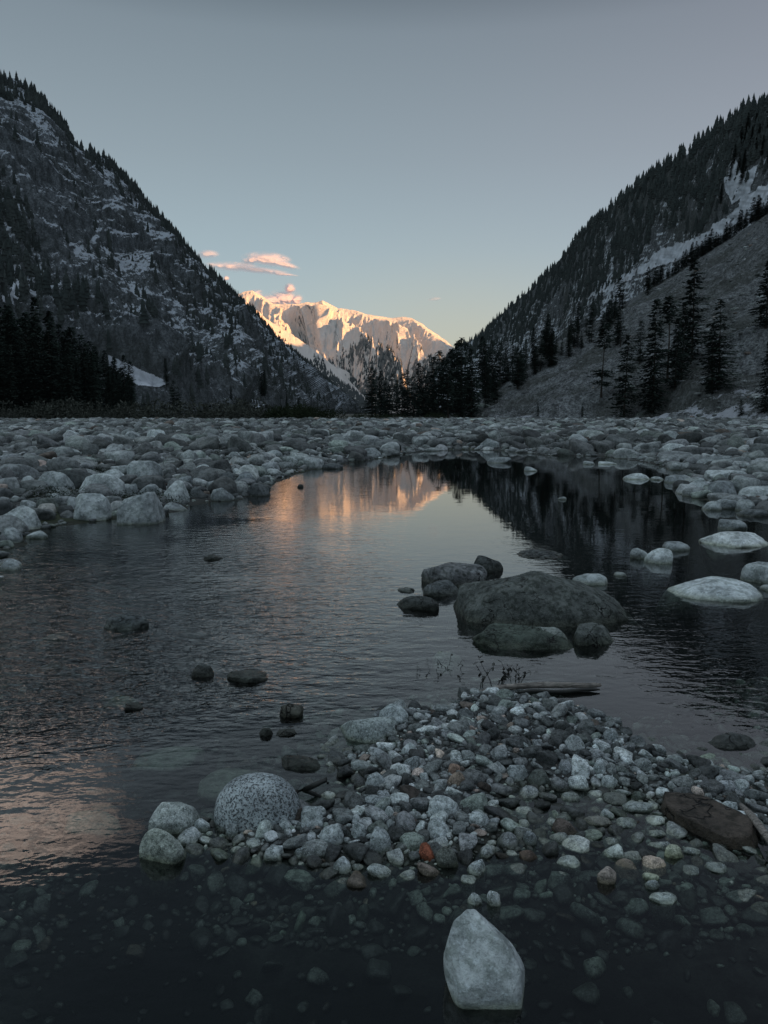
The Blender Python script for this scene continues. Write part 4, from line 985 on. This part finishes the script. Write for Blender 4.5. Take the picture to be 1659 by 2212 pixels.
for k in range(150):
    if k < 100: u = random.uniform(-10, 560); v = 898; hpx = random.choice([random.uniform(10, 24), random.uniform(18, 46)]); g_ = 0; lab = 'grey brushy shrub in the thicket below the left mountain'; gr_ = 'shrubs along the left field edge'
    elif k < 132: u = random.uniform(575, 735); v = 900; hpx = random.uniform(14, 34); g_ = 1; lab = 'green rounded shrub at the valley mouth beyond the field'; gr_ = 'green shrubs at the valley mouth'
    else: u = random.uniform(760, 1000); v = 901; hpx = random.uniform(8, 16); g_ = 1; lab = 'low dark shrub in front of the central conifer clump'; gr_ = 'shrubs before the central clump'
    dd = random.uniform(150, 185); p = at(u, v, dd); p[2] = zs(p[0], p[1]); hm = hpx/ppm(p)
    me = random.choice(SH[g_])
    if src is None: o = src = obj('shrub', me)
    else: o = src.copy(); o.data = me; COL.objects.link(o)
    o.location = tuple(p-np.array([0, 0, .05])); o.scale = (hm*random.uniform(.8, 1.4), hm*random.uniform(.8, 1.2), hm*1.05); o.rotation_euler.z = random.uniform(0, 6)
    o['label'] = lab; o['category'] = 'shrub'; o['group'] = gr_
# brush over the scree hillside and banks
def brush(name, pts, hs, mat, label, nq=26, fl=1.0):
    Vs = []; Fs = []; off = 0; base_ = [shrub(60+k, nq) for k in range(5)]
    for k in range(len(pts)):
        V, Fc = base_[k % 5]; a = random.uniform(0, 6.28); c_, s_ = math.cos(a), math.sin(a); R_ = np.array([[c_, -s_, 0], [s_, c_, 0], [0, 0, 1]])
        Vs.append((V*np.array([hs[k]*fl, hs[k]*fl, hs[k]]))@R_.T+pts[k]); Fs.append(Fc+off); off += len(V)
    obj(name, mk_mesh(name, np.concatenate(Vs), np.concatenate(Fs), mat, smooth=False), kind='stuff', label=label, category='brush')
n = 11000; s = rng.uniform(0, .62, n)*(rt2.ns-2); tt = rng.uniform(.01, .98, n)*(rt2.nt-2); i, j = s.astype(int), tt.astype(int); p = rt2.P[i, j]
k = rng.random(n) < sstep(-.35, .3, nz(p, 45, 2)); p = p[k]
brush('hillside_brush', p, rng.uniform(.4, 1.9, len(p)), M_shr[0], 'low brown brush over the scree hillside')
n = 9000; s = rng.uniform(0, .62, n)*(rt2.ns-2); tt = rng.uniform(.01, .97, n)*(rt2.nt-2); p = rt2.P[s.astype(int), tt.astype(int)]+rng.normal(0, .15, (n, 3))*np.array([1, 1, 0])
k = rng.random(n) < sstep(.3, -.3, nz(p, 38, 2)); p = p[k]; n = len(p)
scol = stone_cols(n, .10, .48, .03); Vs = []; Fs = []; off = 0; sr = np.exp(rng.normal(math.log(.30), .55, n)); low1 = [rock_verts(700+q, 2, 14, 8, rough=.1) for q in range(6)]
for q in range(n):
    V, Fc = low1[q % 6]; Vs.append(V*np.array([sr[q]*1.3, sr[q], sr[q]*.6])+p[q]); Fs.append(Fc+off); off += len(V)
obj('scree', mk_mesh('scree', np.concatenate(Vs), np.concatenate(Fs), M_bld_a, tint=np.repeat(scol, 42, 0)), kind='stuff', label='loose angular scree lying on the right hillside', category='scree')
n = 2600; s = rng.uniform(.15, .75, n)*(left.ns-2); tt = rng.uniform(.0, .10, n)*(left.nt-2); p = left.P[s.astype(int), tt.astype(int)]
brush('slope_brush', p, rng.uniform(.8, 2.4, len(p)), M_shr[0], 'low scrub on the foot of the left mountain')
pts = []
while len(pts) < 1700:
    u, v = random.uniform(300, 650), random.uniform(962, 1040)
    if random.random() < .5: u, v = random.uniform(60, 420), random.uniform(1020, 1090)
    p = drop(u, v)
    if zs(p[0], p[1], 4) < -.15 and vn(np.array([[p[0]*.5, p[1]*.3, 3.]]))[0] > -.15: pts.append(p)
brush('bank_grass', pts, rng.uniform(.05, .17, len(pts)), leaf_mat('dark_grass', (.010, .018, .009), (.03, .045, .02), 0, 8), 'dark green grass tufts between the stones of the left bank', 18)
# dirt track at the valley mouth
pth = []
for k in range(40):
    f = k/39; u = 455+165*f; v = 874+14*math.sin(f*2.2)-2*f; p = hit(left, u, v)
    if p is not None: pth.append(p)
if len(pth) > 4:
    V = []; 
    for p in pth: V += [p+np.array([0, -1.2, .8]), p+np.array([0, 1.6, 1.1])]
    Fq = [[2*k, 2*k+1, 2*k+3, 2*k+2] for k in range(len(pth)-1)]
    t = NT('track_dust'); P = t.pos(); cc_ = t.mix(t.noise(P, .8, 4, .6), (.15, .15, .14), (.30, .30, .29))
    obj('dirt_track', mk_mesh('dirt_track', np.array(V), np.array(Fq), t.out(t.n('ShaderNodeBsdfDiffuse', {'Color': cc_}).outputs[0])), kind='structure', label='pale dirt track crossing the foot of the left slope')

# ------------------------------------------------------------------ driftwood, twigs, sprouts
t = NT('driftwood'); P = t.pos(); g1 = t.noise(t.map(P, (1.5, 30, 30), (0, 0, .08)), 8, 5, .65); g2 = t.noise(P, 25, 3, .6)
c = t.mix(t.rng(g1, .35, .65), (.10, .09, .08), (.36, .33, .30)); c = t.mix(t.rng(g2, .5, .7, 0, .5), c, (.03, .03, .03))
M_wood = t.out(t.n('ShaderNodeBsdfPrincipled', {'Base Color': c, 'Roughness': .7, 'Normal': t.bump(g1, .006)}).outputs[0])
t = NT('dark_leaf'); P = t.pos(); c = t.mix(t.noise(P, 30, 2, .5), (.008, .010, .010), (.03, .034, .03))
M_leafd = t.out(t.n('ShaderNodeBsdfPrincipled', {'Base Color': c, 'Roughness': .6}).outputs[0])
def tubes(name, paths, mat, parent=None, seed=0, n=12, **pr):
    V = []; Fq = []; 
    for path, radii in paths:
        path = [np.array(p, float) for p in path]; b0 = len(V)
        for k, p in enumerate(path):
            d = Vector(path[min(k+1, len(path)-1)]-path[max(k-1, 0)]).normalized(); u_ = d.orthogonal().normalized(); w = d.cross(u_)
            for j in range(n):
                a = 6.283*j/n; rr = radii[k]*(1+.16*vn(np.array([[j*.9+seed, k*.55, seed*1.]]))[0]); V.append(p+np.array(u_*math.cos(a)*rr+w*math.sin(a)*rr))
        for k in range(len(path)-1):
            for j in range(n): Fq.append([b0+k*n+j, b0+k*n+(j+1) % n, b0+(k+1)*n+(j+1) % n, b0+(k+1)*n+j])
        for e_, rev in ((0, 1), (len(path)-1, 0)):
            c_ = len(V); V.append(path[e_])
            for j in range(n):
                q = [c_, b0+e_*n+j, b0+e_*n+(j+1) % n]; Fq.append([q[0], q[1], q[2], q[2]] if 0 else [q[0], q[2], q[1], q[1]] if 0 else None); Fq.pop()
    return obj(name, mk_mesh(name, np.array(V), np.array(Fq), mat), parent, **pr)
a, b = gp(1018, 1497, .035), gp(1296, 1477, .075)
L_ = [a+(b-a)*f+np.array([0, .02*math.sin(f*5), .012*math.sin(f*3.1)]) for f in np.linspace(0, 1, 22)]
tubes('driftwood_log', [(L_, [.004+.012*min(1, f*4)*(1-.25*f) for f in np.linspace(0, 1, 21)]+[.007])], M_wood, seed=3, label='long bare driftwood pole lying at the top of the gravel bar', category='driftwood')
a, b = gp(1120, 1496, .012), gp(1296, 1490, .012)
tubes('driftwood_branch', [([a+(b-a)*f+np.array([0, .01*math.sin(f*9), 0]) for f in np.linspace(0, 1, 10)], [.004]+[.011]*8+[.004])], M_leafd, seed=5, label='short black wet branch in front of the long driftwood pole', category='driftwood')
def sprig(name, base, sc, nst, label, seed):
    r = random.Random(seed); paths = []; V = []; Fq = []
    for k in range(nst):
        a = r.uniform(0, 6.28); p = base+np.array([r.gauss(0, .25), r.gauss(0, .15), 0])*sc; pt = [p-np.array([0, 0, .03])]
        for q in range(5): p = p+np.array([math.cos(a)*.12+r.gauss(0, .08), math.sin(a)*.1+r.gauss(0, .06), r.uniform(.06, .24)])*sc; pt.append(p)
        paths.append((pt, [.0035*sc/.15*(1-.13*i) for i in range(6)]))
        for p in pt[2:]:
            for _ in range(2):
                d = np.array([r.gauss(0, 1), r.gauss(0, 1), r.gauss(0, .7)]); d /= np.linalg.norm(d); s_ = np.cross(d, [0, .3, 1]); s_ /= np.linalg.norm(s_); l = sc*r.uniform(.12, .26); b = len(V)
                V.extend([p, p+d*l*.4+s_*l*.3, p+d*l*.8+s_*l*.2, p+d*l, p+d*l*.8-s_*l*.22, p+d*l*.4-s_*l*.3]); Fq.append([b, b+1, b+2, b+3]); Fq.append([b, b+3, b+4, b+5])
    e = obj(name, None, loc=tuple(base)); e['label'] = label; e['category'] = 'plant'
    s_ = tubes('stem', [([x-base for x in pp], rr) for pp, rr in paths], M_leafd, e, n=5)
    obj('foliage', mk_mesh('foliage', np.array(V)-base, np.array(Fq), M_leafd, smooth=False), e)
sprig('tangled_twigs', gp(1065, 1482, .03), .13, 7, 'tangle of dark twigs and dead leaves at the left end of the driftwood pole', 1)
sprig('tangled_twigs', gp(1115, 1478, .03), .09, 6, 'smaller dark leafy tangle behind the middle of the driftwood pole', 2)
sprig('water_plant', gp(977, 1442), .09, 3, 'rightmost and tallest dark sprout standing in the calm water', 3)
sprig('water_plant', gp(938, 1450), .06, 2, 'middle small dark sprout standing in the calm water', 4)
sprig('water_plant', gp(907, 1448), .04, 2, 'leftmost tiny dark sprout in the calm water', 5)
a = gp(640, 1706, .03)
st_ = [gp(636, 1712, .0), gp(660, 1705, .04), gp(684, 1694, .06), gp(705, 1684, .075), gp(708, 1692, .07)]
st2 = [gp(655, 1706, .03), gp(680, 1716, .01), gp(700, 1724, -.01)]
tubes('stick', [(st_, [.012, .011, .010, .009, .005]), (st2, [.009, .008, .004])], M_leafd, seed=9, label='black forked stick poking out right of the speckled oval stone', category='stick')
rt_ = [gp(1600, 1740, .03), gp(1625, 1765, .04), gp(1650, 1800, .05), gp(1690, 1850, .03)]
tubes('driftwood_root', [(rt_, [.010, .014, .013, .009])], M_wood, seed=12, label='grey root lying at the right edge beside the brown slab', category='driftwood')

# ------------------------------------------------------------------ clouds
def cloud(box, dist, lobes, seed, label, dens=1.0):
    u0, u1, v0, v1 = box; nu, nv = 190, 90; U, Vv = np.meshgrid(np.linspace(u0, u1, nu), np.linspace(v0, v1, nv), indexing='ij')
    al = np.zeros(U.shape); 
    for (cu, cv, ru, rv, ro) in lobes:
        du, dv = U-cu, Vv-cv; c_, s_ = math.cos(ro), math.sin(ro); x = (du*c_+dv*s_)/ru; y = (-du*s_+dv*c_)/rv
        al = np.maximum(al, 1-np.sqrt(x*x+y*y))
    n1 = fbm(np.stack([U.ravel()/30+seed, Vv.ravel()/13, np.zeros(U.size)], 1), 4, .5).reshape(U.shape)
    al = al*1.5+.45*n1*sstep(0, .3, al)
    a_ = sstep(.0, .95, al)*dens
    P = np.array([at(u, v, dist) for u, v in zip(U.ravel(), Vv.ravel())]).reshape(nu, nv, 3)
    bul = np.clip(al, 0, 1)**.6; dirn = P/np.linalg.norm(P, axis=2)[..., None]
    P = P-dirn*(bul*420+60*n1*bul)[..., None]
    Fc = grid_faces(nu, nv); k = (a_.ravel()[Fc].max(1) > .01); Fc = Fc[k]
    used = np.unique(Fc); rem = -np.ones(nu*nv, int); rem[used] = np.arange(len(used))
    me = mk_mesh('cloud', P.reshape(-1, 3)[used], rem[Fc], M_cloud, extra={'dens': a_.ravel()[used]})
    obj('cloud', me, label=label, category='cloud')
t = NT('sunset_cloud'); de = t.n('ShaderNodeAttribute', attribute_name='dens').outputs['Fac']
nrm = t.n('ShaderNodeNewGeometry').outputs['Normal']
df = t.n('ShaderNodeBsdfDiffuse', {'Color': (.78, .68, .74, 1)}).outputs[0]
tl = t.n('ShaderNodeBsdfTranslucent', {'Color': (.78, .62, .66, 1)}).outputs[0]
m = t.n('ShaderNodeMixShader', {0: .4, 1: df, 2: tl}).outputs[0]
M_cloud = t.out(t.n('ShaderNodeMixShader', {0: de, 1: t.n('ShaderNodeBsdfTransparent').outputs[0], 2: haze(t, m, .12)}).outputs[0])
cloud((500,660,530,595), 15000, [(575,560,60,19,.06),(545,562,32,14,-.2),(610,570,45,9,.28)], 3, 'fluffy pink sunset cloud highest above the snow mountain', .72)
cloud((420,660,555,605), 15500, [(500,576,70,13,.05),(560,584,75,9,.10),(610,592,40,5,.12)], 5, 'long flat pink cloud streak below the fluffy one', .68)
cloud((415,480,530,565), 15300, [(448,549,30,11,0)], 8, 'small faint pink cloud touching the left mountain slope', .5)
cloud((480,500,594,608), 15200, [(489,601,8,6,0)], 9, 'tiny pink cloud wisp by the left ridge', .9)
cloud((515,670,605,668), 11000, [(612,644,42,22,0),(590,648,48,17,0),(625,625,16,16,0),(548,640,26,17,-.2),(640,648,18,16,0)], 12, 'pink cumulus cloud rising behind the snow peak', .95)
cloud((915,960,638,656), 15000, [(938,646,17,5,-.1)], 15, 'faint wisp of cloud above the right end of the snow mountain', .22)

# ------------------------------------------------------------------ light
SUNAZ, SUNEL = math.radians(138), math.radians(10.5)
sd = bpy.data.lights.new('sun', 'SUN'); sd.energy = 8.0; sd.angle = math.radians(.5); sd.color = (1.0, .52, .20)
so = bpy.data.objects.new('sun', sd); COL.objects.link(so)
dv = Vector((math.sin(SUNAZ)*math.cos(SUNEL), math.cos(SUNAZ)*math.cos(SUNEL), math.sin(SUNEL)))
so.rotation_euler = dv.to_track_quat('Z', 'Y').to_euler(); so.location = (0, -20, 60)

t = NT('World', world=True); scene.world = t.m
g = t.n('ShaderNodeTexCoord').outputs['Generated']; x, y, z = t.sep(g)[0:3]
ns_ = t.n('ShaderNodeTexSky', sky_type='NISHITA', sun_disc=False, sun_elevation=SUNEL, sun_rotation=SUNAZ)
ramp = t.n('ShaderNodeValToRGB', {0: z}); cr = ramp.color_ramp
stops = [(0.0, (.50, .61, .59)), (.10, (.485, .595, .62)), (.20, (.39, .495, .55)), (.30, (.315, .39, .44)), (.42, (.235, .292, .338)), (.50, (.075, .10, .125)), (.68, (.055, .078, .095)), (.82, (.66, .83, .93)), (1.0, (.80, .99, 1.12))]
while len(cr.elements) < len(stops): cr.elements.new(.5)
for e, (p_, c_) in zip(cr.elements, stops): e.position = p_; e.color = (*c_, 1)
c = ramp.outputs[0]
# warm glow low over the valley mouth
xy = t.math('DIVIDE', x, t.math('MAXIMUM', y, .05))
gx_ = t.math('DIVIDE', t.math('SUBTRACT', xy, .10), .22); gz_ = t.math('DIVIDE', t.math('SUBTRACT', z, .06), .10)
gl_ = t.math('POWER', 2.718, t.math('MULTIPLY', t.math('ADD', t.math('MULTIPLY', gx_, gx_), t.math('MULTIPLY', gz_, gz_)), -1.0))
gl_ = t.math('MULTIPLY', gl_, t.rng(y, 0, .3, 0, .75))
c = t.mix(gl_, c, (.58, .55, .42))
# mauve to the upper right, teal to the left
c = t.mix(t.math('MULTIPLY', t.rng(xy, -.2, .7), t.rng(z, .05, .35)), c, t.mix(1, c, (1.10, .97, 1.0), 'MULTIPLY'))
# brighter evening sky behind the viewer
bk = t.rng(y, .1, -.6, 0, 1)
c = t.mix(t.math('MULTIPLY', bk, .6), c, (.36, .44, .50))
# pink cloud bank overhead left
n_ = t.noise(t.map(g, (1, 1, 2.2)), 9, 5, .6)
zc = t.math('ADD', z, t.math('MULTIPLY', t.math('SUBTRACT', n_, .5), .05))
mk = t.math('MULTIPLY', t.rng(zc, .425, .437), t.rng(zc, .479, .487, 1, 0))
xm = t.math('ADD', xy, t.math('MULTIPLY', t.math('SUBTRACT', n_, .5), .6))
mk = t.math('MULTIPLY', mk, t.math('MULTIPLY', t.rng(xm, -.37, -.43), t.math('GREATER_THAN', y, .05)))
mk = t.math('MULTIPLY', mk, t.rng(n_, .38, .6, .2, 1))
c = t.mix(mk, c, (2.1, 1.62, 1.36))
bg1 = t.n('ShaderNodeBackground', {'Color': c, 'Strength': 1.0}).outputs[0]
bg2 = t.n('ShaderNodeBackground', {'Color': ns_.outputs[0], 'Strength': .05}).outputs[0]
mxw = t.n('ShaderNodeMixShader', {0: .12, 1: bg1, 2: bg2}).outputs[0]
t.out(mxw, 'ShaderNodeOutputWorld')

scene.view_settings.view_transform = 'Standard'; scene.view_settings.look = 'None'; scene.view_settings.exposure = 0
scene.render.engine = 'CYCLES'
cy = scene.cycles; cy.max_bounces = 6; cy.transparent_max_bounces = 12; cy.diffuse_bounces = 2; cy.glossy_bounces = 3; cy.use_denoising = True
cy.caustics_reflective = False
try: cy.denoiser = 'OPENIMAGEDENOISE'
except Exception: pass
